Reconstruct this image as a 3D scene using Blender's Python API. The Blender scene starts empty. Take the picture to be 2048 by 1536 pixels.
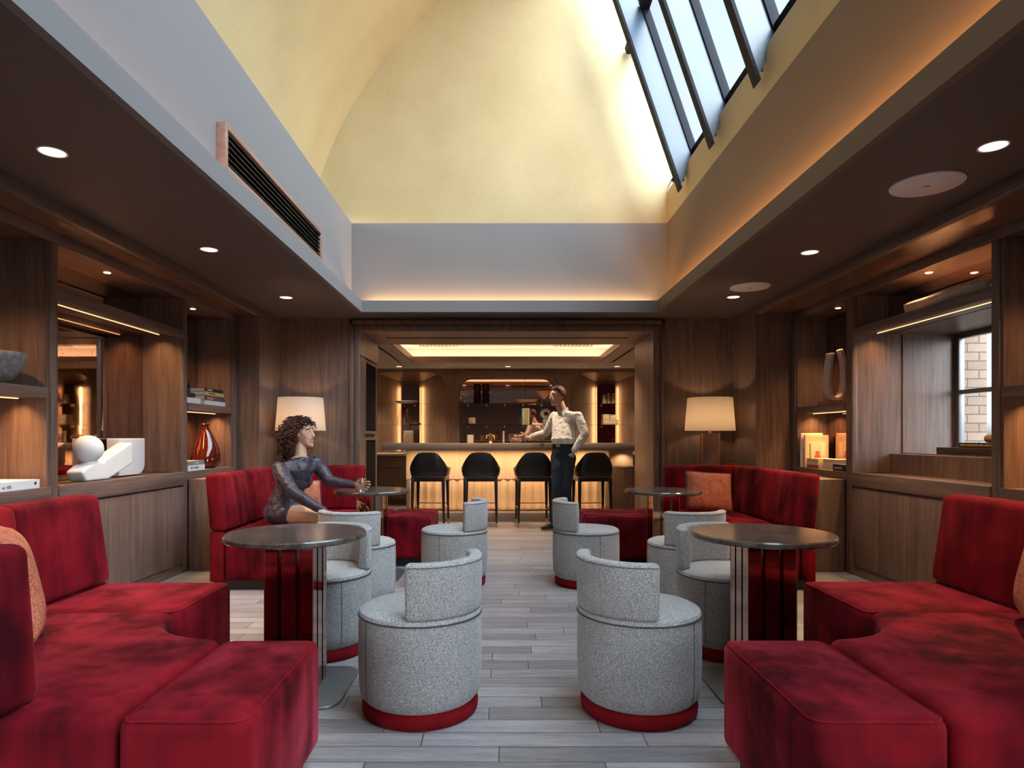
import bpy, bmesh, math, random
from mathutils import Vector, Matrix
random.seed(7)
PI = math.pi
R = math.radians
SC = bpy.context.scene
COL = SC.collection

# ------------------------------------------------------------------ helpers
def link(o, parent=None):
    COL.objects.link(o)
    if parent is not None:
        o.parent = parent
    return o

def tag(o, label, cat, group=None):
    o['label'] = label
    o['category'] = cat
    if group:
        o['group'] = group
    return o

def thing(name, label, cat, loc=(0, 0, 0), group=None):
    o = bpy.data.objects.new(name, None)
    o.empty_display_size = 0.05
    o.location = loc
    link(o)
    return tag(o, label, cat, group)

def root_loc(p):
    v = Vector((0, 0, 0))
    while p is not None:
        v += p.location
        p = p.parent
    return v

class MB:
    """collects shapes into one mesh"""
    def __init__(self):
        self.bm = bmesh.new()
    def _add(self, verts, faces):
        vs = [self.bm.verts.new(v) for v in verts]
        for f in faces:
            try:
                self.bm.faces.new([vs[i] for i in f])
            except ValueError:
                pass
        return vs
    def box(self, a, b):
        x0, y0, z0 = (min(a[i], b[i]) for i in range(3))
        x1, y1, z1 = (max(a[i], b[i]) for i in range(3))
        self._add([(x0, y0, z0), (x1, y0, z0), (x1, y1, z0), (x0, y1, z0), (x0, y0, z1), (x1, y0, z1), (x1, y1, z1), (x0, y1, z1)],
                  [(3, 2, 1, 0), (4, 5, 6, 7), (0, 1, 5, 4), (1, 2, 6, 5), (2, 3, 7, 6), (3, 0, 4, 7)])
        return self
    def prism(self, poly, z0, z1, top=None):
        n = len(poly)
        t = top or poly
        v = [(p[0], p[1], z0) for p in poly] + [(p[0], p[1], z1) for p in t]
        f = [tuple(reversed(range(n))), tuple(range(n, 2 * n))]
        f += [(i, (i + 1) % n, n + (i + 1) % n, n + i) for i in range(n)]
        self._add(v, f)
        return self
    def prism_axis(self, poly, a0, a1, axis):
        """poly of (u, v); axis 'x': u->y v->z ; axis 'y': u->x v->z"""
        n = len(poly)
        if axis == 'x':
            v = [(a0, p[0], p[1]) for p in poly] + [(a1, p[0], p[1]) for p in poly]
        else:
            v = [(p[0], a0, p[1]) for p in poly] + [(p[0], a1, p[1]) for p in poly]
        f = [tuple(reversed(range(n))), tuple(range(n, 2 * n))]
        f += [(i, (i + 1) % n, n + (i + 1) % n, n + i) for i in range(n)]
        self._add(v, f)
        return self
    def lathe(self, prof, c=(0, 0, 0), n=40, axis='z', shear=None):
        rings = []
        for r, z in prof:
            ring = []
            for i in range(n):
                a = 2 * PI * i / n
                p = [r * math.cos(a), r * math.sin(a), z]
                if shear:
                    dx, dy = shear(z)
                    p[0] += dx; p[1] += dy
                if axis == 'y':
                    p = [p[0], p[2], p[1]]
                elif axis == 'x':
                    p = [p[2], p[0], p[1]]
                ring.append(self.bm.verts.new((c[0] + p[0], c[1] + p[1], c[2] + p[2])))
            rings.append(ring)
        for a, b in zip(rings, rings[1:]):
            for i in range(n):
                j = (i + 1) % n
                try:
                    self.bm.faces.new((a[i], a[j], b[j], b[i]))
                except ValueError:
                    pass
        for ring in (rings[0], rings[-1]):
            try:
                self.bm.faces.new(ring)
            except ValueError:
                pass
        return self
    def tube(self, pts, r, n=8, r1=None):
        pts = [Vector(p) for p in pts]
        m = len(pts)
        rings = []
        up = None
        for k, p in enumerate(pts):
            t = (pts[min(k + 1, m - 1)] - pts[max(k - 1, 0)])
            t = t.normalized() if t.length > 1e-9 else Vector((0, 0, 1))
            if up is None:
                up = Vector((0, 0, 1)) if abs(t.z) < 0.9 else Vector((1, 0, 0))
            a = t.cross(up)
            if a.length < 1e-6:
                a = t.cross(Vector((0, 1, 0)))
            a.normalize()
            b = a.cross(t).normalized()
            up = b
            rr = r if r1 is None else r + (r1 - r) * k / max(1, m - 1)
            rings.append([self.bm.verts.new(p + a * rr * math.cos(2 * PI * i / n) + b * rr * math.sin(2 * PI * i / n)) for i in range(n)])
        for a, b in zip(rings, rings[1:]):
            for i in range(n):
                j = (i + 1) % n
                self.bm.faces.new((a[i], a[j], b[j], b[i]))
        self.bm.faces.new(list(reversed(rings[0])))
        self.bm.faces.new(rings[-1])
        return self
    def sweep(self, pts, frames, prof):
        """prof (a,b) swept along pts with frames [(A,B)]; closed ends"""
        rings = []
        n = len(prof(0))
        m = len(pts)
        for k in range(m):
            A, B = frames[k]
            rings.append([self.bm.verts.new(Vector(pts[k]) + A * a + B * b) for a, b in prof(k / (m - 1))])
        for a, b in zip(rings, rings[1:]):
            for i in range(n):
                j = (i + 1) % n
                self.bm.faces.new((a[i], a[j], b[j], b[i]))
        self.bm.faces.new(list(reversed(rings[0])))
        self.bm.faces.new(rings[-1])
        return self
    def hull(self, ells):
        """convex hull of ellipsoids: (centre, radius | (ax,ay,az) vectors)"""
        t = bmesh.new()
        for c, r in ells:
            c = Vector(c)
            if isinstance(r, (int, float)):
                M = Matrix.Diagonal((r, r, r))
            elif isinstance(r[0], (int, float)):
                M = Matrix.Diagonal(r)
            else:
                M = Matrix((r[0], r[1], r[2])).transposed()
            mm = M.to_4x4()
            mm.translation = c
            bmesh.ops.create_icosphere(t, subdivisions=4 if (isinstance(r, float) and r > 0.08) else 2, radius=1.0, matrix=mm)
        bmesh.ops.convex_hull(t, input=list(t.verts), use_existing_faces=False)
        loose = [v for v in t.verts if not v.link_faces]
        bmesh.ops.delete(t, geom=loose, context='VERTS')
        me = bpy.data.meshes.new('tmp_hull')
        # keep only faces of hull
        t.to_mesh(me)
        self.bm.from_mesh(me)
        bpy.data.meshes.remove(me)
        t.free()
        return self
    def xform(self, M):
        bmesh.ops.transform(self.bm, matrix=M, verts=list(self.bm.verts))
        return self
    def wall_holes(self, outer, holes, y0, y1):
        """plate in XZ with holes, thickness y0..y1"""
        for y in (y0, y1):
            es = []
            for loop in [outer] + holes:
                vs = [self.bm.verts.new((p[0], y, p[1])) for p in loop]
                es += [self.bm.edges.new((vs[i], vs[(i + 1) % len(vs)])) for i in range(len(vs))]
            bmesh.ops.triangle_fill(self.bm, use_beauty=True, use_dissolve=False, edges=es)
        for loop in [outer] + holes:
            n = len(loop)
            self._add([(p[0], y0, p[1]) for p in loop] + [(p[0], y1, p[1]) for p in loop],
                      [(i, (i + 1) % n, n + (i + 1) % n, n + i) for i in range(n)])
        bmesh.ops.remove_doubles(self.bm, verts=list(self.bm.verts), dist=1e-5)
        return self
    def build(self, name, mat, parent=None, bevel=0.0, seg=2, smooth=None, kind=None, label=None, remesh=0.0, relax=0, disp=None):
        bm = self.bm
        bmesh.ops.recalc_face_normals(bm, faces=list(bm.faces))
        L = root_loc(parent)
        if L.length > 1e-9:
            bmesh.ops.translate(bm, vec=-L, verts=list(bm.verts))
        me = bpy.data.meshes.new(name)
        bm.to_mesh(me)
        bm.free()
        o = bpy.data.objects.new(name, me)
        me.materials.append(mat)
        link(o, parent)
        if remesh:
            md = o.modifiers.new('r', 'REMESH'); md.mode = 'VOXEL'; md.voxel_size = remesh
        if relax:
            md = o.modifiers.new('s', 'SMOOTH'); md.factor = 0.5; md.iterations = relax
        if disp:
            tx = bpy.data.textures.new(name + '_t', 'CLOUDS'); tx.noise_scale = disp[1]; tx.noise_depth = 2
            md = o.modifiers.new('d', 'DISPLACE'); md.texture = tx; md.strength = disp[0]; md.mid_level = 0.5; md.texture_coords = 'LOCAL'
        if bevel:
            md = o.modifiers.new('bevel', 'BEVEL'); md.width = bevel; md.segments = seg
            md.limit_method = 'ANGLE'; md.angle_limit = R(32); md.use_clamp_overlap = True
        if remesh or bevel:
            dg = bpy.context.evaluated_depsgraph_get()
            nm = bpy.data.meshes.new_from_object(o.evaluated_get(dg), depsgraph=dg)
            o.modifiers.clear()
            o.data = nm
            bpy.data.meshes.remove(me)
            nm.name = name
            me = nm
        me.shade_smooth()
        if not (smooth is True or remesh):
            me.set_sharp_from_angle(angle=R(38 if not bevel else 28))
        if bevel and smooth is None:
            me.set_sharp_from_angle(angle=R(50))
        if kind:
            o['kind'] = kind
        if label:
            o['label'] = label
        return o

def struct(name, mb, mat, **k):
    return mb.build(name, mat, kind='structure', **k)

def dup(root, label, loc=None, rz=None):
    """copy of a thing, its parts and sub-parts"""
    r = root.copy(); COL.objects.link(r)
    if loc is not None: r.location = loc
    if rz is not None: r.rotation_euler = (0, 0, rz)
    r['label'] = label
    for ch in list(root.children):
        c = ch.copy(); COL.objects.link(c); c.parent = r
        for g in list(ch.children):
            d = g.copy(); COL.objects.link(d); d.parent = c
    return r

def rrect(x0, y0, x1, y1, r, n=6, corners=(1, 1, 1, 1)):
    """rounded rectangle, corners order: x1y0, x1y1, x0y1, x0y0"""
    out = []
    cs = [(x1, y0, -90, -1, 1), (x1, y1, 0, -1, -1), (x0, y1, 90, 1, -1), (x0, y0, 180, 1, 1)]
    for k, (cx, cy, a0, sx, sy) in enumerate(cs):
        if not corners[k]:
            out.append((cx, cy)); continue
        for i in range(n + 1):
            a = R(a0 + 90 * i / n)
            out.append((cx + sx * r + r * math.cos(a), cy + sy * r + r * math.sin(a)))
    return out

def text(body, size, mat, parent, M, name='lettering', align='LEFT', extrude=0.0006, bold=0.0):
    cu = bpy.data.curves.new(name, 'FONT')
    cu.body = body; cu.size = size; cu.extrude = extrude; cu.align_x = align; cu.align_y = 'CENTER'; cu.offset = bold
    o = bpy.data.objects.new(name, cu)
    cu.materials.append(mat)
    link(o, parent)
    L = root_loc(parent)
    bpy.context.view_layer.update()
    me = bpy.data.meshes.new_from_object(o.evaluated_get(bpy.context.evaluated_depsgraph_get()))
    bpy.data.objects.remove(o)
    me.name = name
    me.transform(Matrix.Translation(-L) @ M)
    if not me.materials: me.materials.append(mat)
    return link(bpy.data.objects.new(name, me), parent)

def frame_mat(origin, xdir, ydir):
    x = Vector(xdir).normalized(); y = Vector(ydir).normalized(); z = x.cross(y)
    M = Matrix((x, y, z)).transposed().to_4x4()
    M.translation = Vector(origin)
    return M

def area(name, loc, sx, sy, power, color, rot=(0, 0, 0), spread=180):
    l = bpy.data.lights.new(name, 'AREA')
    l.shape = 'RECTANGLE'; l.size = sx; l.size_y = sy; l.energy = power; l.color = color; l.spread = R(spread)
    o = bpy.data.objects.new(name, l); o.location = loc; o.rotation_euler = rot
    return link(o)

def spot(name, loc, power, color, angle=90, blend=0.6, radius=0.03, rot=(0, 0, 0)):
    l = bpy.data.lights.new(name, 'SPOT')
    l.energy = power; l.color = color; l.spot_size = R(angle); l.spot_blend = blend; l.shadow_soft_size = radius
    o = bpy.data.objects.new(name, l); o.location = loc; o.rotation_euler = rot
    return link(o)

def point(name, loc, power, color, radius=0.04):
    l = bpy.data.lights.new(name, 'POINT')
    l.energy = power; l.color = color; l.shadow_soft_size = radius
    o = bpy.data.objects.new(name, l); o.location = loc
    return link(o)

# ------------------------------------------------------------------ materials
class NT:
    def __init__(self, name):
        self.m = bpy.data.materials.new(name)
        self.m.use_nodes = True
        self.t = self.m.node_tree
        self.t.nodes.clear()
        self.out = self.t.nodes.new('ShaderNodeOutputMaterial')
    def n(self, typ, ins=None, **props):
        nd = self.t.nodes.new('ShaderNode' + typ)
        for k, v in props.items():
            setattr(nd, k, v)
        for k, v in (ins or {}).items():
            if isinstance(v, bpy.types.NodeSocket):
                self.t.links.new(v, nd.inputs[k])
            else:
                nd.inputs[k].default_value = v
        return nd
    def bsdf(self, **ins):
        p = self.n('BsdfPrincipled', {k.replace('_', ' '): v for k, v in ins.items()})
        self.t.links.new(p.outputs[0], self.out.inputs[0])
        return p
    def surf(self, sock):
        self.t.links.new(sock, self.out.inputs[0])
    def coord(self, scale=(1, 1, 1), kind='Object'):
        c = self.n('TexCoord').outputs[kind]
        return self.n('Mapping', {'Vector': c, 'Scale': scale}).outputs[0]
    def noise(self, scale, vec, detail=4, rough=0.55, dist=0.0):
        return self.n('TexNoise', {'Vector': vec, 'Scale': scale, 'Detail': detail, 'Roughness': rough, 'Distortion': dist}).outputs['Fac']
    def ramp(self, fac, stops):
        r = self.n('ValToRGB', {'Fac': fac})
        el = r.color_ramp.elements
        while len(el) < len(stops):
            el.new(0.5)
        for e, (p, c) in zip(el, stops):
            e.position = p
            e.color = (*c, 1) if len(c) == 3 else c
        return r.outputs['Color']
    def math(self, op, a, b=0.0, c=0.0):
        nd = self.n('Math', operation=op)
        for i, v in enumerate((a, b, c)):
            if isinstance(v, bpy.types.NodeSocket):
                self.t.links.new(v, nd.inputs[i])
            else:
                nd.inputs[i].default_value = v
        return nd.outputs[0]
    def mix(self, fac, a, b, mode='MIX'):
        nd = self.n('Mix', data_type='RGBA', blend_type=mode)
        for i, v in ((0, fac), (6, a), (7, b)):
            if isinstance(v, bpy.types.NodeSocket):
                self.t.links.new(v, nd.inputs[i])
            else:
                nd.inputs[i].default_value = v if i == 0 else (*v, 1)
        return nd.outputs[2]
    def bump(self, h, strength=0.3, dist=0.01):
        return self.n('Bump', {'Height': h, 'Strength': strength, 'Distance': dist}).outputs[0]

def flat(name, c, rough=0.5, metal=0.0, **k):
    t = NT(name)
    t.bsdf(Base_Color=(*c, 1), Roughness=rough, Metallic=metal, **k)
    return t.m

def emit(name, c, s):
    t = NT(name)
    t.surf(t.n('Emission', {'Color': (*c, 1), 'Strength': s}).outputs[0])
    return t.m

def wood(name, axis, dark, light, rough=0.42, sc=1.0):
    t = NT(name)
    s = [26 * sc] * 3; s['xyz'.index(axis)] = 1.3 * sc
    f = [190 * sc] * 3; f['xyz'.index(axis)] = 5 * sc
    a = t.noise(1, t.coord(s), 5, 0.6, 0.6)
    b = t.noise(1, t.coord(f), 2, 0.5)
    w = t.math('ADD', t.math('MULTIPLY', a, 0.6), t.math('MULTIPLY', b, 0.4))
    c = t.ramp(w, [(0.30, dark), (0.70, light)])
    t.bsdf(Base_Color=c, Roughness=rough, Normal=t.bump(w, 0.18, 0.003))
    return t.m

M = {}
WD, WL = (0.072, 0.043, 0.034), (0.232, 0.152, 0.119)
for ax in 'xyz':
    M['wood_' + ax] = wood('dark oak along ' + ax, ax, WD, WL)
    M['bar_wood_' + ax] = wood('brown bar oak along ' + ax, ax, (0.16, 0.092, 0.064), (0.36, 0.225, 0.165))
M['pale_wood'] = wood('pale bar front oak', 'z', (0.52, 0.40, 0.28), (0.72, 0.58, 0.43), 0.5)
M['block_wood'] = wood('warm wood block', 'x', (0.2, 0.1, 0.05), (0.38, 0.2, 0.1))
M['ceiling'] = flat('dark aubergine ceiling paint', (0.10, 0.074, 0.068), 0.6)
M['soffit'] = flat('satin bronze brown lacquer', (0.17, 0.085, 0.052), 0.24)
M['grey_paint'] = flat('mid grey matt paint', (0.178, 0.172, 0.173), 0.7)
M['warm_tint_paint'] = flat('matt paint tinted for warm light', (0.17, 0.122, 0.082), 0.7)  # brown tint put in where warm light alone left the wall too grey
M['bar_ceiling'] = flat('warm off white ceiling paint', (0.60, 0.53, 0.49), 0.7)

def gold_paper():
    t = NT('pale gold shimmering wall paper')
    v = t.coord((70, 70, 70))
    w = t.coord((3, 3, 3))
    a = t.noise(1.0, v, 3, 0.6)
    b = t.noise(0.6, w, 3, 0.5)
    fac = t.math('ADD', t.math('MULTIPLY', a, 0.5), t.math('MULTIPLY', b, 0.5))
    c = t.ramp(fac, [(0.3, (0.425, 0.335, 0.165)), (0.7, (0.535, 0.435, 0.24))])
    t.bsdf(Base_Color=c, Roughness=0.55, Metallic=0.15, Normal=t.bump(a, 0.08, 0.004))
    return t.m
M['gold'] = gold_paper()

def floor_mat():
    t = NT('grey oak plank floor')
    pos = t.n('TexCoord').outputs['Object']
    sp = t.n('SeparateXYZ', {'Vector': pos})
    row = t.math('FLOOR', t.math('DIVIDE', sp.outputs[1], 0.115))
    rnd = t.n('TexWhiteNoise', {'W': row}, noise_dimensions='1D').outputs[0]
    xs = t.math('ADD', sp.outputs[0], t.math('MULTIPLY', rnd, 3.7))
    yy = t.math('SUBTRACT', sp.outputs[1], 0.0)
    vec = t.n('CombineXYZ', {'X': xs, 'Y': yy}).outputs[0]
    br = t.n('TexBrick', {'Vector': vec, 'Color1': (0.70, 0.69, 0.69, 1), 'Color2': (1.18, 1.16, 1.16, 1), 'Mortar': (0.16, 0.15, 0.15, 1), 'Scale': 1.0,
                          'Mortar Size': 0.0022, 'Mortar Smooth': 0.15, 'Bias': 0.0, 'Brick Width': 0.86, 'Row Height': 0.115}, offset=0.0)
    g1 = t.n('Mapping', {'Vector': vec, 'Scale': (2.2, 30, 1)}).outputs[0]
    # shift grain per row so that planks differ
    g2 = t.n('VectorMath', {0: g1, 1: t.n('CombineXYZ', {'X': t.math('MULTIPLY', rnd, 40.0), 'Z': t.math('MULTIPLY', rnd, 17.0)}).outputs[0]}, operation='ADD').outputs[0]
    a = t.noise(1.0, g2, 6, 0.65, 1.0)
    b = t.noise(9.0, g2, 2, 0.5)
    w = t.math('ADD', t.math('MULTIPLY', a, 0.7), t.math('MULTIPLY', b, 0.3))
    c = t.ramp(w, [(0.3, (0.18, 0.161, 0.161)), (0.5, (0.32, 0.297, 0.298)), (0.72, (0.45, 0.424, 0.424))])
    col = t.mix(1.0, c, br.outputs['Color'], 'MULTIPLY')
    t.bsdf(Base_Color=col, Roughness=0.42, Normal=t.bump(t.math('ADD', t.math('MULTIPLY', w, 0.2), t.math('MULTIPLY', br.outputs['Fac'], -0.6)), 0.35, 0.004))
    return t.m
M['floor'] = floor_mat()

def velvet(name, deep, hi):
    t = NT(name)
    a = t.noise(2.6, t.coord((1, 1, 1)), 3, 0.5, 1.0)
    b = t.noise(1.0, t.coord((9, 9, 1.0)), 3, 0.55, 0.5)  # upright nap streaks, with the highlights of folds painted in
    w = t.math('ADD', t.math('MULTIPLY', a, 0.6), t.math('MULTIPLY', b, 0.4))
    c = t.ramp(w, [(0.35, deep), (0.5, tuple((x + y) / 2 for x, y in zip(deep, hi))), (0.65, hi)])
    f = t.noise(420, t.coord(), 2)
    sh = t.ramp(w, [(0.42, (0.02,) * 3), (0.66, (0.55,) * 3)])
    t.bsdf(Base_Color=c, Roughness=0.8, Specular_IOR_Level=0.12, Sheen_Weight=sh, Sheen_Roughness=0.35, Sheen_Tint=(1.0, 0.19, 0.29, 1), Normal=t.bump(f, 0.15, 0.002))
    return t.m
M['velvet'] = velvet('crimson velvet', (0.042, 0.0010, 0.0038), (0.27, 0.006, 0.013))
M['velvet_trim'] = velvet('deep red velvet trim', (0.15, 0.003, 0.006), (0.30, 0.008, 0.012))

def boucle():
    t = NT('grey flecked boucle')
    a = t.noise(215, t.coord(), 2, 0.6)
    b = t.noise(5, t.coord(), 3)
    c = t.ramp(a, [(0.32, (0.12, 0.116, 0.113)), (0.5, (0.37, 0.355, 0.34)), (0.68, (0.72, 0.69, 0.66))])
    c2 = t.mix(0.25, c, t.ramp(b, [(0.3, (0.28, 0.272, 0.262)), (0.7, (0.46, 0.445, 0.43))]))
    t.bsdf(Base_Color=c2, Roughness=0.9, Sheen_Weight=0.2, Normal=t.bump(a, 0.35, 0.004))
    return t.m
M['boucle'] = boucle()
M['seam'] = flat('charcoal seam', (0.05, 0.05, 0.055), 0.8)

def stone():
    t = NT('polished brown marble')
    a = t.noise(7, t.coord(), 8, 0.65, 1.2)
    b = t.noise(60, t.coord(), 3, 0.6)
    c = t.ramp(a, [(0.35, (0.045, 0.031, 0.026)), (0.55, (0.11, 0.08, 0.066)), (0.72, (0.19, 0.145, 0.125))])
    c2 = t.mix(0.25, c, t.ramp(b, [(0.4, (0.03, 0.025, 0.02)), (0.7, (0.2, 0.17, 0.15))]))
    t.bsdf(Base_Color=c2, Roughness=0.16, IOR=1.6)
    return t.m
M['stone'] = stone()
M['bronze_mirror'] = flat('polished dark bronze', (0.40, 0.26, 0.20), 0.06, 1.0)
M['brass'] = flat('brushed brass', (0.66, 0.44, 0.20), 0.28, 1.0)
M['bronze'] = flat('satin bronze rail', (0.42, 0.22, 0.14), 0.32, 1.0)
M['gunmetal'] = flat('blackened steel plate', (0.23, 0.24, 0.25), 0.42, 0.8)

def mirror():
    t = NT('antique bronze mirror')
    a = t.noise(38, t.coord(), 6, 0.7, 0.4)
    b = t.noise(5, t.coord(), 4, 0.6)
    spk = t.math('ADD', a, t.math('MULTIPLY', b, 0.35))
    c = t.ramp(spk, [(0.45, (0.10, 0.07, 0.06)), (0.56, (0.52, 0.38, 0.32))])
    t.bsdf(Base_Color=c, Metallic=1.0, Roughness=t.ramp(b, [(0.3, (0.008,) * 3), (0.75, (0.05,) * 3)]))
    return t.m
M['mirror'] = mirror()
M['bar_mirror'] = flat('bronze tinted bar mirror', (0.70, 0.50, 0.42), 0.03, 1.0)
M['plaster'] = flat('white plaster', (0.72, 0.71, 0.71), 0.75)
M['cream'] = flat('cream ceramic', (0.72, 0.60, 0.46), 0.55)
M['black'] = flat('black lacquer', (0.012, 0.012, 0.013), 0.4)
M['leather'] = flat('black brown leather', (0.013, 0.011, 0.011), 0.38)
M['tan'] = flat('tan inner leather', (0.22, 0.11, 0.06), 0.5)
M['black_wood'] = flat('ebonised wood', (0.011, 0.010, 0.011), 0.35)
M['steel'] = flat('dark painted steel', (0.010, 0.012, 0.018), 0.55, Specular_IOR_Level=0.1)
M['rafter'] = flat('steel rafter tinted by sky reflection', (0.055, 0.095, 0.15), 0.35, 0.0)  # blue of the reflected sky put into the base colour
M['white_paint'] = flat('white enamel', (0.86, 0.82, 0.82), 0.5)
M['stone_light'] = flat('pale quartz', (0.68, 0.58, 0.52), 0.4)
M['kick'] = flat('taupe stone plinth', (0.25, 0.21, 0.19), 0.35)
M['counter'] = flat('taupe bar counter', (0.27, 0.20, 0.175), 0.35)

def glass(name, tint=(1, 1, 1), gloss=1.0):
    t = NT(name)
    tr = t.n('BsdfTransparent', {'Color': (*tint, 1)})
    gl = t.n('BsdfGlossy', {'Roughness': 0.02, 'Color': (1, 1, 1, 1)})
    fc = t.n('LayerWeight', {'Blend': 0.5}).outputs['Facing']
    fr = t.math('MINIMUM', t.math('MULTIPLY', t.math('MULTIPLY_ADD', t.math('POWER', fc, 5.0), 0.9, 0.04), gloss), 1.0)
    mx = t.n('MixShader', {0: fr, 1: tr.outputs[0], 2: gl.outputs[0]})
    t.surf(mx.outputs[0])
    return t.m
M['pane'] = glass('window glass', (0.96, 0.98, 1.0), 0.7)
M['clear'] = glass('clear drinking glass', (0.95, 0.95, 0.94), 2.6)
M['shelf_glass'] = glass('greenish shelf glass', (0.80, 0.86, 0.82), 1.5)
t = NT('amber glass')
t.bsdf(Base_Color=(0.11, 0.012, 0.004, 1), Roughness=0.05, IOR=1.5, Transmission_Weight=0.35, Coat_Weight=0.4)
M['amber'] = t.m

def shade():
    t = NT('cream linen lamp shade')
    d = t.n('BsdfDiffuse', {'Color': (0.85, 0.80, 0.74, 1)})
    tr = t.n('BsdfTranslucent', {'Color': (0.85, 0.78, 0.70, 1)})
    mx = t.n('MixShader', {0: 0.8, 1: d.outputs[0], 2: tr.outputs[0]})
    t.surf(mx.outputs[0])
    return t.m
M['shade'] = shade()
M['led'] = emit('warm led strip', (1.0, 0.55, 0.24), 2.2)
M['lens'] = emit('warm downlight lens', (1.0, 0.80, 0.55), 4.0)
M['puck'] = emit('warm spot lens', (1.0, 0.68, 0.36), 12.0)

def weave(name, a, b):
    t = NT(name)
    v = t.n('TexVoronoi', {'Vector': t.coord((90, 140, 90)), 'Scale': 1.0, 'Randomness': 0.6})
    n = t.noise(14, t.coord(), 3)
    c = t.ramp(v.outputs['Distance'], [(0.1, b), (0.7, a)])
    c2 = t.mix(0.35, c, t.ramp(n, [(0.35, a), (0.65, b)]))
    t.bsdf(Base_Color=c2, Roughness=0.9, Normal=t.bump(v.outputs['Distance'], 0.6, 0.006))
    return t.m
M['weave'] = weave('coral woven fabric', (0.34, 0.055, 0.030), (0.72, 0.27, 0.13))

def brick():
    t = NT('buff brick')
    pos = t.coord((1, 1, 1))
    sp = t.n('SeparateXYZ', {'Vector': pos})
    vec = t.n('CombineXYZ', {'X': t.math('ADD', sp.outputs[0], sp.outputs[1]), 'Y': sp.outputs[2]}).outputs[0]
    b = t.n('TexBrick', {'Vector': vec, 'Color1': (0.36, 0.255, 0.19, 1), 'Color2': (0.27, 0.165, 0.10, 1), 'Mortar': (0.08, 0.06, 0.05, 1), 'Scale': 1.0,
                         'Mortar Size': 0.005, 'Bias': -0.3, 'Brick Width': 0.20, 'Row Height': 0.0755}, offset=0.5)
    n = t.noise(40, pos, 4)
    c = t.mix(0.2, b.outputs['Color'], t.ramp(n, [(0.3, (0.2, 0.13, 0.09)), (0.7, (0.42, 0.33, 0.26))]))
    t.bsdf(Base_Color=c, Roughness=0.9, Normal=t.bump(b.outputs['Fac'], -0.6, 0.01))
    return t.m
M['brick'] = brick()

def meshdoor():
    t = NT('black woven wire mesh')
    sp = t.n('SeparateXYZ', {'Vector': t.coord()})
    u = t.math('MULTIPLY', sp.outputs[1], 2 * PI / 0.028)
    v = t.math('MULTIPLY', sp.outputs[2], 2 * PI / 0.05)
    p = t.math('ABSOLUTE', t.math('MULTIPLY', t.math('SINE', u), t.math('SINE', v)))
    c = t.ramp(p, [(0.1, (0.004, 0.0035, 0.0035)), (0.9, (0.022, 0.018, 0.016))])
    t.bsdf(Base_Color=c, Roughness=0.7, Specular_IOR_Level=0.08, Normal=t.bump(p, 0.8, 0.01))
    return t.m
M['wire'] = meshdoor()

def speckle():
    t = NT('black speckled shagreen')
    v = t.n('TexVoronoi', {'Vector': t.coord(), 'Scale': 150.0})
    c = t.ramp(v.outputs['Distance'], [(0.15, (0.10, 0.07, 0.055)), (0.45, (0.008, 0.007, 0.007))])
    t.bsdf(Base_Color=c, Roughness=0.4)
    return t.m
M['speckle'] = speckle()

def rough_ceramic(name, a, b, sc=30):
    t = NT(name)
    n = t.noise(sc, t.coord(), 5, 0.65)
    t.bsdf(Base_Color=t.ramp(n, [(0.3, a), (0.7, b)]), Roughness=0.8, Normal=t.bump(n, 0.6, 0.01))
    return t.m
M['grey_ceramic'] = rough_ceramic('rough grey ceramic', (0.09, 0.085, 0.085), (0.26, 0.25, 0.245))
M['travertine'] = rough_ceramic('carved travertine', (0.50, 0.39, 0.31), (0.76, 0.62, 0.51), 60)
M['basket'] = weave('cream woven straw', (0.45, 0.33, 0.22), (0.75, 0.6, 0.42))
M['pale_bowl'] = rough_ceramic('pale carved wood', (0.55, 0.42, 0.31), (0.72, 0.58, 0.45), 18)
M['slot_mauve'] = flat('mauve lacquer panel', (0.16, 0.115, 0.135), 0.45)
M['slot_red'] = flat('oxblood lacquer panel', (0.085, 0.008, 0.012), 0.3)

_books = {}
def book_mat(c):
    if c not in _books:
        _books[c] = flat('book cover %d' % (len(_books) + 1), c, 0.55)
    return _books[c]
M['pages'] = flat('paper pages', (0.62, 0.58, 0.52), 0.85)
M['ink_dark'] = flat('dark print', (0.02, 0.02, 0.02), 0.6)
M['ink_white'] = flat('white print', (0.8, 0.78, 0.75), 0.6)
M['ink_pink'] = flat('pink print', (0.75, 0.25, 0.32), 0.6)
M['ink_gold'] = flat('gold print', (0.65, 0.45, 0.12), 0.6)
M['ink_red'] = flat('coral print', (0.62, 0.12, 0.05), 0.6)
M['ink_green'] = flat('green print', (0.10, 0.16, 0.05), 0.6)

# ------------------------------------------------------------------ light levels
EXPO = 0.15
SKY = 1.12
SKY_SUN = 14.5
SUN = 2.5
SUN_DIR = (-0.20, 0.72, -0.55)
DOWN = 110
COVE = 55
SHELF = 8
NICHE = 9.5
SPOT = 32
LAMP = 5.5
BCOVE = 3.3
BDOWN = 78
SLOT = 2.8
UNDER = 15
SERV = 4
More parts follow.
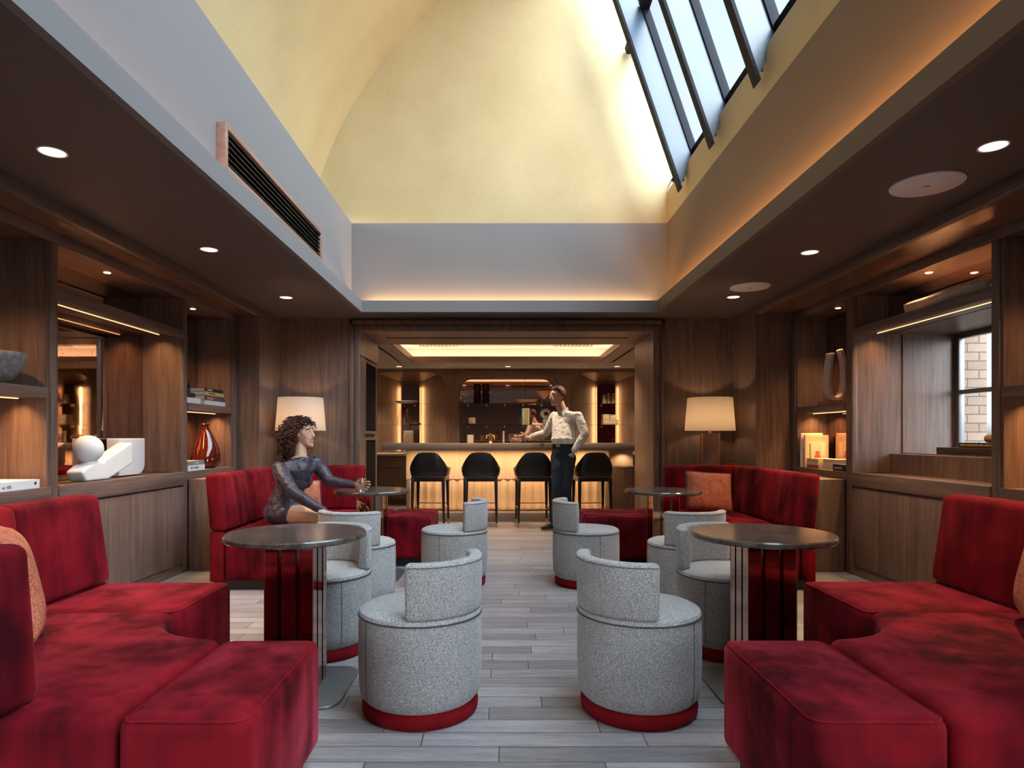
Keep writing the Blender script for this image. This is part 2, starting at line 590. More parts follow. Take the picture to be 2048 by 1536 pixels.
# ------------------------------------------------------------------ camera
cam = bpy.data.cameras.new('camera')
cam.sensor_width = 36.0
cam.lens = 36.0 * 1280 / 2048
cam.shift_x = 21 / 2048
cam.shift_y = 105 / 2048
cam.clip_start = 0.05
co = bpy.data.objects.new('camera', cam)
co.location = (0, 0, 1.17)
co.rotation_euler = (PI / 2, 0, 0)
link(co)
SC.camera = co
SC.view_settings.view_transform = 'Standard'
SC.view_settings.look = 'None'
SC.view_settings.gamma = 1.0
SC.view_settings.use_curve_mapping = False
SC.view_settings.exposure = EXPO
SC.cycles.diffuse_bounces = 5
SC.cycles.glossy_bounces = 4
SC.cycles.transmission_bounces = 6
SC.cycles.transparent_max_bounces = 10
SC.cycles.max_bounces = 10
SC.cycles.caustics_reflective = False
SC.cycles.caustics_refractive = False

# ------------------------------------------------------------------ daylight
w = bpy.data.worlds.new('sky')
SC.world = w
w.use_nodes = True
nt = w.node_tree
nt.nodes.clear()
tc = nt.nodes.new('ShaderNodeTexCoord')
sp = nt.nodes.new('ShaderNodeSeparateXYZ')
rp = nt.nodes.new('ShaderNodeValToRGB')
bg = nt.nodes.new('ShaderNodeBackground')
wo = nt.nodes.new('ShaderNodeOutputWorld')
nt.links.new(tc.outputs['Generated'], sp.inputs[0])
nt.links.new(sp.outputs[2], rp.inputs[0])
el = rp.color_ramp.elements
el[0].position = 0.0; el[0].color = (0.30, 0.29, 0.28, 1)
el[1].position = 0.02; el[1].color = (0.96, 0.98, 1.0, 1)
e = el.new(0.9); e.color = (0.66, 0.84, 1.0, 1)
# brighter haze round the sun, which stands behind the camera
dt = nt.nodes.new('ShaderNodeVectorMath'); dt.operation = 'DOT_PRODUCT'
nt.links.new(tc.outputs['Generated'], dt.inputs[0])
dt.inputs[1].default_value = (-Vector(SUN_DIR)).normalized()
mr = nt.nodes.new('ShaderNodeMapRange'); mr.interpolation_type = 'SMOOTHSTEP'
nt.links.new(dt.outputs['Value'], mr.inputs['Value'])
mr.inputs['From Min'].default_value = 0.0; mr.inputs['From Max'].default_value = 0.9
mr.inputs['To Min'].default_value = SKY; mr.inputs['To Max'].default_value = SKY_SUN
nt.links.new(rp.outputs[0], bg.inputs[0])
nt.links.new(mr.outputs[0], bg.inputs[1])
nt.links.new(bg.outputs[0], wo.inputs[0])

sun = bpy.data.lights.new('hazy_sun', 'SUN')
sun.energy = SUN
sun.angle = R(24)
sun.color = (1.0, 0.93, 0.82)
so = bpy.data.objects.new('hazy_sun', sun)
so.rotation_euler = Vector(SUN_DIR).to_track_quat('-Z', 'Y').to_euler()
link(so)

# ------------------------------------------------------------------ room shell
XL, XLi, XLm = -2.5, -2.725, -3.07      # left wall face, joinery face, mirror plane
XR, XRi, XRm = 2.6, 2.965, 3.27
ZC = 2.5
Y0 = -2.6
mb = MB(); mb.box((-3.6, Y0 - 0.2, -0.12), (4.3, 12.6, 0)); struct('floor', mb, M['floor'])

# dark soffit ceiling round the light well
mb = MB()
mb.box((-3.4, Y0, ZC), (-1.53, 7.3, ZC + 0.06))
mb.box((1.70, Y0, ZC), (3.4, 7.3, ZC + 0.06))
mb.box((-1.53, 6.86, ZC), (1.70, 7.3, ZC + 0.06))
mb.box((-1.53, Y0, ZC), (1.70, -1.54, ZC + 0.06))
struct('ceiling', mb, M['ceiling'])
mb = MB()
mb.box((-3.1, 2.84, 2.42), (XL - 0.05, 6.6, ZC)); mb.box((XR + 0.05, 2.84, 2.42), (3.3, 6.55, ZC))
struct('ceiling_alcove', mb, M['soffit'])
# grey lip of the light well hiding the cove light
mb = MB()
mb.box((-1.53, -1.54, ZC - 0.003), (-1.49, 6.86, 2.62))
mb.box((-1.49, 6.82, ZC - 0.003), (1.66, 6.86, 2.62)); mb.box((-1.49, -1.54, ZC - 0.003), (1.66, -1.5, 2.62))
struct('trim_1', mb, M['grey_paint'])
mb = MB(); mb.box((1.66, -1.54, ZC - 0.003), (1.70, 6.86, 2.62)); struct('trim_8', mb, M['warm_tint_paint'])
# light well walls
mb = MB(); mb.box((-1.80, -1.8, ZC + 0.06), (-1.63, 7.1, 3.49)); mb.box((-2.4, -1.8, 3.40), (-1.80, 7.1, 3.49)); struct('wall_well_left', mb, M['grey_paint'])
mb = MB(); mb.box((-1.63, 6.96, ZC + 0.06), (1.80, 7.1, 3.49)); struct('wall_well_back', mb, M['grey_paint'])
mb = MB(); mb.box((1.80, -1.8, ZC + 0.06), (1.97, 7.1, 3.49)); struct('wall_well_right', mb, M['warm_tint_paint'])
mb = MB(); mb.box((-1.63, -1.8, ZC + 0.06), (1.80, -1.64, 3.49)); struct('wall_well_front', mb, M['grey_paint'])

# vault: barrel on the left, sloping glazing on the right
def gx(z):
    return 1.87 - 0.34 * (z - 3.965)
def circ(a, b, c):
    ax, ay, bx, by, cx, cy = *a, *b, *c
    d = 2 * (ax * (by - cy) + bx * (cy - ay) + cx * (ay - by))
    ux = ((ax * ax + ay * ay) * (by - cy) + (bx * bx + by * by) * (cy - ay) + (cx * cx + cy * cy) * (ay - by)) / d
    uy = ((ax * ax + ay * ay) * (cx - bx) + (bx * bx + by * by) * (ax - cx) + (cx * cx + cy * cy) * (bx - ax)) / d
    return ux, uy, math.hypot(ax - ux, ay - uy)
cx_, cz_, cr_ = circ((-1.974, 3.976), (-1.283, 5.27), (-0.64, 5.92))
arc = []
for i in range(0, 400):
    a = R(200 - i * 0.5)
    p = (cx_ + cr_ * math.cos(a), cz_ + cr_ * math.sin(a))
    if p[1] < 3.44 and p[0] < cx_: continue
    if p[0] > gx(p[1]): break
    if i % 6 == 0: arc.append(p)
VAULT_TOP = arc[-1]
mb = MB()
outer = [(cx_ + (p[0] - cx_) * (1 + 0.12 / cr_), cz_ + (p[1] - cz_) * (1 + 0.12 / cr_)) for p in arc]
n = len(arc)
v = [(p[0], -1.8, p[1]) for p in arc] + [(p[0], 7.1, p[1]) for p in arc] + [(p[0], -1.8, p[1]) for p in outer] + [(p[0], 7.1, p[1]) for p in outer]
f = []
for i in range(n - 1):
    f += [(i, i + 1, n + i + 1, n + i), (2 * n + i, 3 * n + i, 3 * n + i + 1, 2 * n + i + 1)]
f += [(0, n, 3 * n, 2 * n), (n - 1, 3 * n - 1, 4 * n - 1, 2 * n - 1)]
mb._add(v, f)
struct('ceiling_vault', mb, M['gold'])
zt = VAULT_TOP[1]
end_poly = [(arc[0][0], 3.49)] + arc + [(gx(z), z) for z in (zt - 0.02, 5.5, 4.6, 3.98)] + [(1.80, 3.83), (1.80, 3.49)]
mb = MB(); mb.prism_axis(end_poly, 6.96, 7.08, 'y'); struct('wall_vault_back', mb, M['gold'])
mb = MB(); mb.prism_axis(end_poly, -1.76, -1.64, 'y'); struct('wall_vault_front', mb, M['gold'])
mb = MB(); mb.prism_axis([(1.80, 3.49), (1.97, 3.49), (1.97, 3.93), (1.885, 3.93), (1.80, 3.83)], -1.64, 6.96, 'y'); struct('wall_skylight_sill', mb, M['gold'])

# skylight: rafters, glazing bars, panes
sky = bpy.data.objects.new('window_1', None); sky.location = (1.87, 2.6, 3.965); link(sky); sky['kind'] = 'structure'
ry = [6.24 - 0.94 * k for k in range(9)]
def gp(z, off):   # point on the glazing plane moved inwards by off (horizontal)
    return (gx(z) - off, z)
ztop = zt - 0.05
for y in ry:
    mb = MB()
    mb.prism_axis([gp(3.86, 0.03), gp(3.60, 0.262), gp(3.72, 0.262 + 0.0), gp(ztop, 0.262), gp(ztop, 0.03)], y - 0.012, y + 0.012, 'y')
    mb.build('rafter', M['rafter'], sky)
    mb = MB()
    mb.prism_axis([gp(3.58, 0.250), gp(3.56, 0.275), gp(ztop, 0.275), gp(ztop, 0.250)], y - 0.045, y + 0.045, 'y')
    mb.build('rafter_flange', M['steel'], sky)
    mb = MB()
    mb.prism_axis([gp(3.93, -0.03), gp(3.93, 0.04), gp(ztop, 0.04), gp(ztop, -0.03)], y - 0.03, y + 0.03, 'y')
    mb.build('glazing_bar', M['steel'], sky)
    mb = MB()
    mb.tube([(gx(3.78) - 0.16, y, 3.66), (gx(3.78) - 0.12, y + 0.02, 3.99)], 0.008)
    mb.hull([((gx(3.9) - 0.06, y + 0.03, 3.97), 0.025)])
    mb.build('bracket', M['steel'], sky)
for a, b in zip([6.96] + ry, ry + [-1.64]):
    mb = MB(); mb.prism_axis([gp(3.93, 0.0), gp(3.93, 0.012), gp(ztop, 0.012), gp(ztop, 0.0)], b, a, 'y'); mb.build('pane', M['pane'], sky)
    mb = MB(); mb.prism_axis([gp(5.31, -0.02), gp(5.31, 0.06), gp(5.37, 0.06), gp(5.37, -0.02)], b + 0.03, a - 0.03, 'y'); mb.build('purlin', M['steel'], sky)
mb = MB(); mb.prism_axis([gp(3.93, -0.03), gp(3.90, 0.0), gp(3.96, 0.03), gp(3.98, -0.03)], -1.64, 6.96, 'y'); mb.build('sill_bar', M['steel'], sky)

# side walls
mb = MB()
mb.box((XL - 0.12, Y0, 0), (XL, -2.4, ZC)); mb.box((-3.4, 0.2, 0), (XL, 2.84, ZC)); mb.box((XL - 0.12, -2.4, 0), (XL, 0.2, 0.1)); mb.box((XL - 0.12, -2.4, 2.4), (XL, 0.2, ZC)); mb.box((-3.4, 6.6, 0), (XL, 7.3, ZC)); mb.box((-3.4, 2.84, 0), (-3.1, 6.6, ZC))
struct('wall_left', mb, M['wood_z'])
mb = MB()
mb.box((XR, Y0, 0), (XR + 0.12, -2.4, ZC)); mb.box((XR, 0.2, 0), (3.4, 2.84, ZC)); mb.box((XR, -2.4, 0), (XR + 0.12, 0.2, 0.1)); mb.box((XR, -2.4, 2.4), (XR + 0.12, 0.2, ZC)); mb.box((XR, 6.55, 0), (3.4, 7.3, ZC))
mb.box((3.30, 2.84, 0), (3.4, 3.93, ZC)); mb.box((3.30, 5.43, 0), (3.4, 6.55, ZC))
mb.box((3.285, 3.93, 0), (3.95, 5.43, 1.024)); mb.box((3.285, 3.93, 2.035), (3.95, 5.43, ZC + 0.1))
mb.box((3.4, 5.42, 0.9), (3.888, 5.56, 2.2)); mb.box((3.4, 3.80, 0.9), (3.95, 3.93, 2.2))
struct('wall_right', mb, M['wood_z'])
mb = MB(); mb.box((XL - 0.05, 2.84, 2.42), (XL, 6.6, ZC)); struct('trim_2', mb, M['wood_y'], bevel=0.003)
mb = MB(); mb.box((XR, 2.84, 2.42), (XR + 0.05, 6.55, ZC)); struct('trim_3', mb, M['wood_y'], bevel=0.003)
mb = MB(); mb.box((-3.4, Y0 - 0.15, 0), (3.4, Y0, ZC + 0.1)); struct('wall_front', mb, M['wood_z'])
# unseen glazed doors added in both side walls near the camera for daylight
for k, x in ((3, XL), (4, XR)):
    sg = -1 if x < 0 else 1
    added_doors = bpy.data.objects.new('window_%d' % k, None); added_doors.location = (x, -0.2, 0.1); link(added_doors); added_doors['kind'] = 'structure'
    mb = MB()
    for y in (-2.4, -1.53, -0.66, 0.14):
        mb.box((x, y, 0.1), (x + sg * 0.06, y + 0.06, 2.4))
    mb.box((x, -2.4, 0.1), (x + sg * 0.06, 0.2, 0.16)); mb.box((x, -2.4, 2.34), (x + sg * 0.06, 0.2, 2.4))
    mb.build('window_frame', M['steel'], added_doors)
    mb = MB(); mb.box((x + sg * 0.03, -2.4, 0.1), (x + sg * 0.036, 0.2, 2.4)); mb.build('pane', M['pane'], added_doors)

# back wall with the portal to the bar
PX0, PX1, PZ, PY0, PY1 = -1.592, 1.721, 2.3625, 7.2, 8.2
mb = MB()
mb.box((-3.4, PY0, 0), (PX0, 7.45, ZC)); mb.box((-3.4, 7.45, 0), (PX0 - 0.55, PY1, ZC)); mb.box((PX0 - 0.55, 7.45, 2.09), (PX0, PY1, ZC))
mb.box((PX1, PY0, 0), (3.4, PY1, ZC)); mb.box((PX0, PY0, PZ), (PX1, PY1, ZC))
struct('wall_back', mb, M['wood_z'])
mb = MB()
for x, s in ((PX0, -1), (PX1, 1)):
    mb.box((x, PY0 - 0.012, 0), (x + s * 0.055, PY0, PZ + 0.055))
    mb.box((x + s * 0.075, PY0 - 0.028, 0), (x + s * 0.115, PY0, PZ + 0.115))
mb.box((PX0, PY0 - 0.012, PZ), (PX1, PY0, PZ + 0.055)); mb.box((PX0 - 0.115, PY0 - 0.028, PZ + 0.075), (PX1 + 0.115, PY0, PZ + 0.115))
struct('trim_4', mb, M['wood_z'], bevel=0.003)
mb = MB()
mb.box((PX1 - 0.012, PY0, 0), (PX1 + 0.001, PY1 + 0.01, PZ)); mb.box((PX0, PY0, PZ - 0.012), (PX1 - 0.012, PY1 + 0.01, PZ + 0.001))
mb.box((PX0 - 0.001, PY0, 2.09), (PX0 + 0.012, PY1 + 0.01, PZ - 0.012))
struct('trim_5', mb, M['bar_wood_z'])
mb = MB()
mb.box((XL, 7.185, 0), (PX0 - 0.12, 7.2, 0.10)); mb.box((PX1 + 0.12, 7.185, 0), (XR, 7.2, 0.10))
struct('baseboard_back', mb, M['wood_x'])

# window at the back of the right hand niche, with the brick pier outside
win = bpy.data.objects.new('window_2', None); win.location = (3.86, 4.68, 1.024); link(win); win['kind'] = 'structure'
mb = MB()
mb.box((3.84, 5.375, 1.024), (3.89, 5.42, 2.035)); mb.box((3.84, 3.93, 1.024), (3.89, 3.975, 2.035))
mb.box((3.84, 3.975, 1.024), (3.89, 5.375, 1.06)); mb.box((3.84, 3.975, 1.99), (3.89, 5.375, 2.035))
mb.build('window_frame', M['gunmetal'], win, bevel=0.003)
mb = MB(); mb.box((3.835, 3.975, 1.525), (3.89, 5.375, 1.56)); mb.build('glazing_bar', M['gunmetal'], win, bevel=0.003)
mb = MB(); mb.box((3.862, 3.97, 1.05), (3.868, 5.38, 2.0)); mb.build('pane', M['pane'], win)
mb = MB(); mb.box((3.89, 5.44, -0.1), (4.125, 6.2, 3.4)); mb.box((3.95, 3.2, -0.1), (4.75, 3.93, 3.4)); struct('wall_brick_pier_and_blocker', mb, M['brick'])  # second pier is unseen, added to block slanting light on the reveal
mb = MB(); mb.box((3.4, 3.94, 1.024), (3.84, 5.42, 1.032)); struct('sill_window', mb, M['wood_y'])

# ------------------------------------------------------------------ ceiling fittings
def downlight(x, y, z, label, r=0.0575, group='recessed downlights', power=DOWN, ang=78, col=(1.0, 0.78, 0.52)):
    t = thing('downlight', label, 'downlight', (x, y, z), group)
    mb = MB(); mb.lathe([(r + 0.006, z), (r + 0.006, z - 0.003), (r, z - 0.004), (r - 0.004, z - 0.001)], (x, y, 0), 32); mb.build('trim_ring', M['white_paint'], t)
    mb = MB(); mb.lathe([(0.001, z - 0.0015), (r - 0.003, z - 0.0015)], (x, y, 0), 32); mb.build('lens', M['lens'], t)
    spot('downlight_beam', (x, y, z - 0.02), power, col, ang, 0.8, 0.04)
for x, y, l in ((-2.098, 2.99, 'round downlight in the dark left ceiling, nearest the camera'), (-2.079, 4.55, 'round downlight in the dark left ceiling, between the nearest and the farthest'),
                (-2.06, 6.12, 'small round downlight in the left ceiling near the back corner'),
                (2.252, 2.93, 'round downlight in the right ceiling beyond the larger pale speaker'), (2.226, 4.62, 'round downlight in the right ceiling between the two white speakers'),
                (2.21, 6.10, 'small round downlight in the right ceiling just below the far speaker')):
    downlight(x, y, ZC, l, power=DOWN * (0.13 if y > 6 else 1))
for x, y, l in ((2.24, 3.37, 'large round white ceiling speaker nearest the camera on the right'), (2.205, 5.68, 'round white ceiling speaker farther back on the right')):
    t = thing('ceiling_speaker', l, 'speaker', (x, y, ZC), 'round ceiling speakers')
    mb = MB(); mb.lathe([(0.172, ZC), (0.172, ZC - 0.006), (0.166, ZC - 0.010), (0.001, ZC - 0.012)], (x, y, 0), 48); mb.build('grille', M['white_paint'], t)
    mb = MB(); mb.box((x - 0.012, y - 0.006, ZC - 0.0145), (x + 0.012, y + 0.006, ZC - 0.011)); mb.build('badge', M['gunmetal'], t)
# air grille on the left wall of the light well
t = thing('air_grille', 'long dark slatted air grille in a wood frame on the grey left wall', 'vent', (-1.63, 4.65, 2.85))
mb = MB()
y0, y1, z0, z1 = 3.655, 5.63, 2.70, 2.97
mb.box((-1.63, y0, z0), (-1.575, y0 + 0.035, z1)); mb.box((-1.63, y1 - 0.035, z0), (-1.575, y1, z1))
mb.box((-1.63, y0 + 0.035, z1 - 0.03), (-1.575, y1 - 0.035, z1)); mb.box((-1.63, y0 + 0.035, z0), (-1.575, y1 - 0.035, z0 + 0.03))
mb.build('frame', M['bar_wood_y'], t, bevel=0.002)
mb = MB(); mb.box((-1.629, y0 + 0.03, z0 + 0.02), (-1.622, y1 - 0.03, z1 - 0.02)); mb.build('backing', M['black'], t)
for k in range(6):
    z = z0 + 0.05 + k * 0.035
    mb = MB(); mb.prism_axis([(-1.622, z + 0.016), (-1.585, z), (-1.585, z + 0.005), (-1.622, z + 0.022)], y0 + 0.035, y1 - 0.035, 'y'); mb.build('slat', M['gunmetal'] if False else M['black_wood'], t)

# cove lights (warm led tape behind the lip)
WARM = (1.0, 0.56, 0.24)
area('cove_left', (-1.58, 2.6, 2.575), 0.05, 8.2, COVE * 0.35, (1.0, 0.62, 0.50), (PI, 0, 0))
area('cove_right', (1.75, 2.6, 2.575), 0.05, 8.2, COVE * 1.3, (1.0, 0.47, 0.16), (PI, 0, 0))
area('cove_back', (0.085, 6.91, 2.575), 3.1, 0.05, COVE * 0.45, WARM, (PI, 0, 0))
# ------------------------------------------------------------------ built-in joinery along both side walls
UPL = R(0)
def joinery(s, xi, tm, yA, yA2, yB, yB2, yC, yC2, side):
    """s=-1 left, +1 right; xi inner face plane; tm depth to the mirror"""
    def X(t): return s * (abs(xi) + t)
    def bx(mb, t0, y0, z0, t1, y1, z1): mb.box((X(t0), y0, z0), (X(t1), y1, z1)); return mb
    oth = 'left' if s < 0 else 'right'
    tb = tm + 0.03
    yN = 2.86
    zs0, zs1 = 1.40, 1.465
    # --- open shelf units
    for (ya, yb, lab, posts) in ((yN, yA, 'open oak shelf unit nearest the camera on the %s wall' % oth, [(yN, yN + 0.06)]),
                                 (yB2, yC, 'open oak shelf unit in the far %s corner behind the red banquette' % oth, [(yC, yC2)])):
        t = thing('shelving_unit', lab, 'shelf unit', (X(0.15), (ya + yb) / 2, 0), None)
        for p0, p1 in posts:
            mb = MB(); bx(mb, -0.0, p0, 0, 0.045, p1, 2.35); mb.build('stile', M['wood_z'], t, bevel=0.002)
        mb = MB(); bx(mb, 0, ya, 2.35, 0.03, yb + (0.085 if yb == yC else 0), 2.42); mb.build('top_rail', M['wood_y'], t, bevel=0.002)
        mb = MB(); bx(mb, 0.03, ya + 0.02, 2.36, tb, yb - 0.02, 2.39); mb.build('top_panel', M['wood_y'], t)
        for q in (ya, yb - 0.02):
            mb = MB(); bx(mb, 0.012, q, 0.865, tb, q + 0.02, 2.36); mb.build('side_panel', M['wood_z'], t)
        mb = MB(); bx(mb, 0, ya + 0.02, zs0, tm - 0.004, yb - 0.02, zs1); mb.build('shelf', M['wood_y'], t, bevel=0.002)
        mb = MB(); bx(mb, 0, ya + 0.0, 0.79, tm + 0.02, yb, 0.865); mb.build('bottom_shelf', M['wood_y'], t, bevel=0.002)
        mb = MB(); bx(mb, tm, ya + 0.02, 0.865, tb, yb - 0.02, 2.36); mb.build('back_mirror', M['mirror'], t)
        mb = MB(); bx(mb, 0.02, ya, 0, tb, yb, 0.79); mb.build('base_panel', M['wood_z'], t)
        mb = MB(); bx(mb, 0.15, ya + 0.06, zs0 - 0.006, 0.165, yb - 0.06, zs0 - 0.001); mb.build('led_strip', M['led'], t, label='glowing strip light')
        area('shelf_light', (X(0.158), (ya + yb) / 2, zs0 - 0.012), 0.02, yb - ya - 0.14, SHELF, (1.0, 0.50, 0.18), (0, 0, 0), 130)
        yp = (ya + yb) / 2 - 0.05
        mb = MB(); mb.lathe([(0.001, 2.357), (0.02, 2.357), (0.024, 2.36)], (X(0.155), yp, 0), 20); mb.build('spot_lens', M['puck'], t, label='small glowing spot')
        spot('shelf_spot', (X(0.155), yp, 2.345), SPOT, (1.0, 0.54, 0.25), 110, 0.8, 0.02)
    # --- display niche between two stiles
    lab = ('mirror backed oak display niche holding the white sculptures on the left wall' if s < 0 else
           'oak display niche with the deep window opening on the right wall')
    t = thing('display_niche', lab, 'display niche', (X(0.15), (yA2 + yB) / 2, 0), None)
    for q0, q1 in ((yA, yA2), (yB, yB2)):
        mb = MB(); bx(mb, -0.0, q0, 0, 0.045, q1, 2.35); mb.build('stile', M['wood_z'], t, bevel=0.002)
    mb = MB(); bx(mb, 0, yA, 2.35, 0.03, yB2, 2.42); mb.build('top_rail', M['wood_y'], t, bevel=0.002)
    mb = MB(); bx(mb, 0.03, yA2 - 0.02, 2.36, tb, yB + 0.02, 2.39); mb.build('top_panel', M['wood_y'], t)
    mb = MB(); bx(mb, 0, yA2, 2.01, 0.045, yB, 2.08); bx(mb, 0.045, yA2, 2.035, tm, yB, 2.075); mb.build('mid_rail', M['wood_y'], t, bevel=0.002)
    for q in (yA2 - 0.022, yB + 0.002):
        mb = MB(); bx(mb, 0.045, q, 0.865, tb, q + 0.02, 2.36); mb.build('side_panel', M['wood_z'], t)
    if s < 0:
        mb = MB(); bx(mb, tm, yA2, 0.865, tb, yB, 2.36); mb.build('back_mirror', M['mirror'], t)
        mb = MB(); bx(mb, 0.045, yA2, 0.80, tb, yB, 0.86); mb.build('niche_floor', M['wood_y'], t)
    else:
        mb = MB(); bx(mb, tm, yA2, 2.076, tb, yB, 2.36); mb.build('back_mirror', M['mirror'], t)
        mb = MB(); bx(mb, 0.045, yA2, 0.80, tb - 0.016, yB, 0.86); mb.build('niche_floor', M['wood_y'], t)
    mb = MB(); bx(mb, 0.175, yA2 + 0.05, 2.030, 0.182, yB - 0.06, 2.0345); mb.build('led_strip', M['led'], t, label='glowing strip light')
    area('niche_light', (X(0.178), (yA2 + yB) / 2, 2.025), 0.02, yB - yA2 - 0.14, NICHE, (1.0, 0.52, 0.20), (0, 0, 0), 130)
    yp = 4.65
    mb = MB(); mb.lathe([(0.001, 2.357), (0.02, 2.357), (0.024, 2.36)], (X(0.14), yp, 0), 20); mb.build('spot_lens', M['puck'], t, label='small glowing spot')
    spot('niche_spot', (X(0.14), yp, 2.345), SPOT, (1.0, 0.54, 0.25), 120, 0.8, 0.02)
    # --- worktop and base cabinet
    mb = MB(); bx(mb, -0.012, yA2 + 0.001, 0.755, 0.044, yB - 0.001, 0.868)
    tag(mb.build('counter_rail', M['wood_y'], None, bevel=0.003), 'thick oak counter edge under the %s display niche' % oth, 'counter')
    t = thing('base_cabinet', 'row of four flat oak cupboard doors under the %s display niche' % oth, 'cabinet', (X(0.1), (yA2 + yB) / 2, 0))
    mb = MB(); bx(mb, 0.02, yA2 + 0.002, 0.0, tb - 0.03, yB - 0.002, 0.75); mb.build('carcass', M['wood_z'], t)
    wd = (yB - yA2) / 4
    for k in range(4):
        a, b = yA2 + k * wd + 0.003, yA2 + (k + 1) * wd - 0.003
        mb = MB(); bx(mb, 0.0, a, 0.09, 0.018, b, 0.742); mb.build('door', M['wood_z'], t, bevel=0.002)
    mb = MB(); bx(mb, 0.012, yA2 + 0.002, 0.0, 0.02, yB - 0.002, 0.085); mb.build('toe_kick', M['wood_y'], t)

joinery(-1, XLi, 0.345, 3.87, 3.932, 5.484, 5.55, 6.495, 6.595, 'L')
joinery(1, XRi, 0.305, 3.812, 3.874, 5.41, 5.508, 6.46, 6.545, 'R')

# wood ledges behind the back banquettes carrying the lamps
for s, xw, xe, yo, l in ((-1, XLi, -2.515, 5.56, 'L shaped oak ledge behind the left back banquette under the lamp'), (1, XRi, 2.66, 5.515, 'L shaped oak ledge behind the right back banquette under the lamp')):
    xin = -1.78 if s < 0 else 1.90
    xo = XL + 0.005 if s < 0 else XR - 0.005
    mb = MB()
    mb.box((xw + (0.005 if s < 0 else -0.005), yo, 0), (xe, 6.53, 0.80))
    mb.box((xo, 6.56, 0), (xin, 7.17, 0.80))
    tag(mb.build('lamp_ledge', M['wood_z'], None, bevel=0.003), l, 'ledge')

# ------------------------------------------------------------------ things on the shelves
def book(label, a, b, col, spine, group, pages_inset=0.004, name='book'):
    """spine: '+x','-x','-y','+y' side carrying the spine"""
    x0, y0, z0 = a; x1, y1, z1 = b
    t = thing(name, label, 'book', ((x0 + x1) / 2, (y0 + y1) / 2, z0), group)
    th = min(0.0035, (z1 - z0) * 0.15)
    mb = MB()
    mb.box((x0, y0, z0), (x1, y1, z0 + th)); mb.box((x0, y0, z1 - th), (x1, y1, z1))
    q = 0.003
    if spine == '+x': mb.box((x1 - q, y0, z0 + th), (x1, y1, z1 - th))
    if spine == '-x': mb.box((x0, y0, z0 + th), (x0 + q, y1, z1 - th))
    if spine == '-y': mb.box((x0, y0, z0 + th), (x1, y0 + q, z1 - th))
    mb.build('cover', book_mat(col), t)
    p = pages_inset
    mb = MB(); mb.box((x0 + p, y0 + p, z0 + th), (x1 - p, y1 - p, z1 - th)); mb.build('page_block', M['pages'], t)
    return t

# left, near unit: rough bowl, white book
t = thing('bowl', 'rough grey ceramic bowl on the upper shelf at the left edge', 'bowl', (-2.885, 3.62, 1.465))
mb = MB()
cxp, cyp = -2.885, 3.62
mb.lathe([(0.001, 1.466), (0.05, 1.466), (0.10, 1.50), (0.145, 1.57), (0.166, 1.645), (0.158, 1.648), (0.135, 1.575), (0.09, 1.51), (0.001, 1.49)], (cxp, cyp, 0), 40)
mb.build('bowl_body', M['grey_ceramic'], t, smooth=True)
t = book('large white art book lying on the bottom shelf at the left edge', (-3.02, 3.35, 0.866), (-2.735, 3.79, 0.917), (0.72, 0.71, 0.72), '+x', None)
text('at 100', 0.026, M['ink_dark'], t, frame_mat((-2.7345, 3.505, 0.886), (0, 1, 0), (0, 0, 1)))
mb = MB(); mb.lathe([(0.001, -2.7335), (0.009, -2.7335), (0.009, -2.735)], (0, 3.755, 0.896), 20, 'x'); mb.build('emblem', M['ink_dark'], t)

# white sculptures in the mirror niche
t = thing('abstract_sculpture', 'white plaster sculpture of a ball on a block with a slanting beam', 'sculpture', (-2.87, 4.5, 0.868))
mb = MB()
mb.hull([((-2.815, 4.36, 1.085), 0.093)])
mb.hull([((-2.815, 4.375, 1.01), (0.042, 0.045, 0.03)), ((-2.815, 4.38, 0.945), (0.05, 0.075, 0.02))])
mb.hull([((xx, yy, zz_), 0.014) for xx in (-2.775, -2.865) for yy, zz_ in ((4.235, 0.93), (4.27, 0.883), (4.46, 0.883), (4.46, 0.975), (4.40, 0.985), (4.30, 0.965))])
mb.hull([((xx, yy, zz_), 0.010) for xx in (-2.775, -2.865) for yy, zz_ in ((4.42, 0.879), (4.50, 0.879), (4.79, 0.975), (4.79, 1.115), (4.44, 0.985))])
mb.build('sculpture_body', M['plaster'], t, remesh=0.006, relax=4)
mb = MB(); mb.box((-2.93, 4.20, 0.8605), (-2.772, 4.54, 0.8675)); mb.build('base_plate', M['brass'], t)
mb = MB()
mb.prism_axis([(4.84, 0.869), (5.10, 0.869)] + [(5.10 + 0.09 * math.sin(R(a)), 0.959 - 0.09 * math.cos(R(a))) for a in (15, 30, 45, 60, 75, 90)] + [(5.19, 1.155), (4.84, 1.155)], -2.99, -2.89, 'x')
o = mb.build('rounded_block', M['plaster'], None, bevel=0.008, seg=3)
tag(o, 'white plaster block with a rounded lower corner behind the slanting beam', 'sculpture')

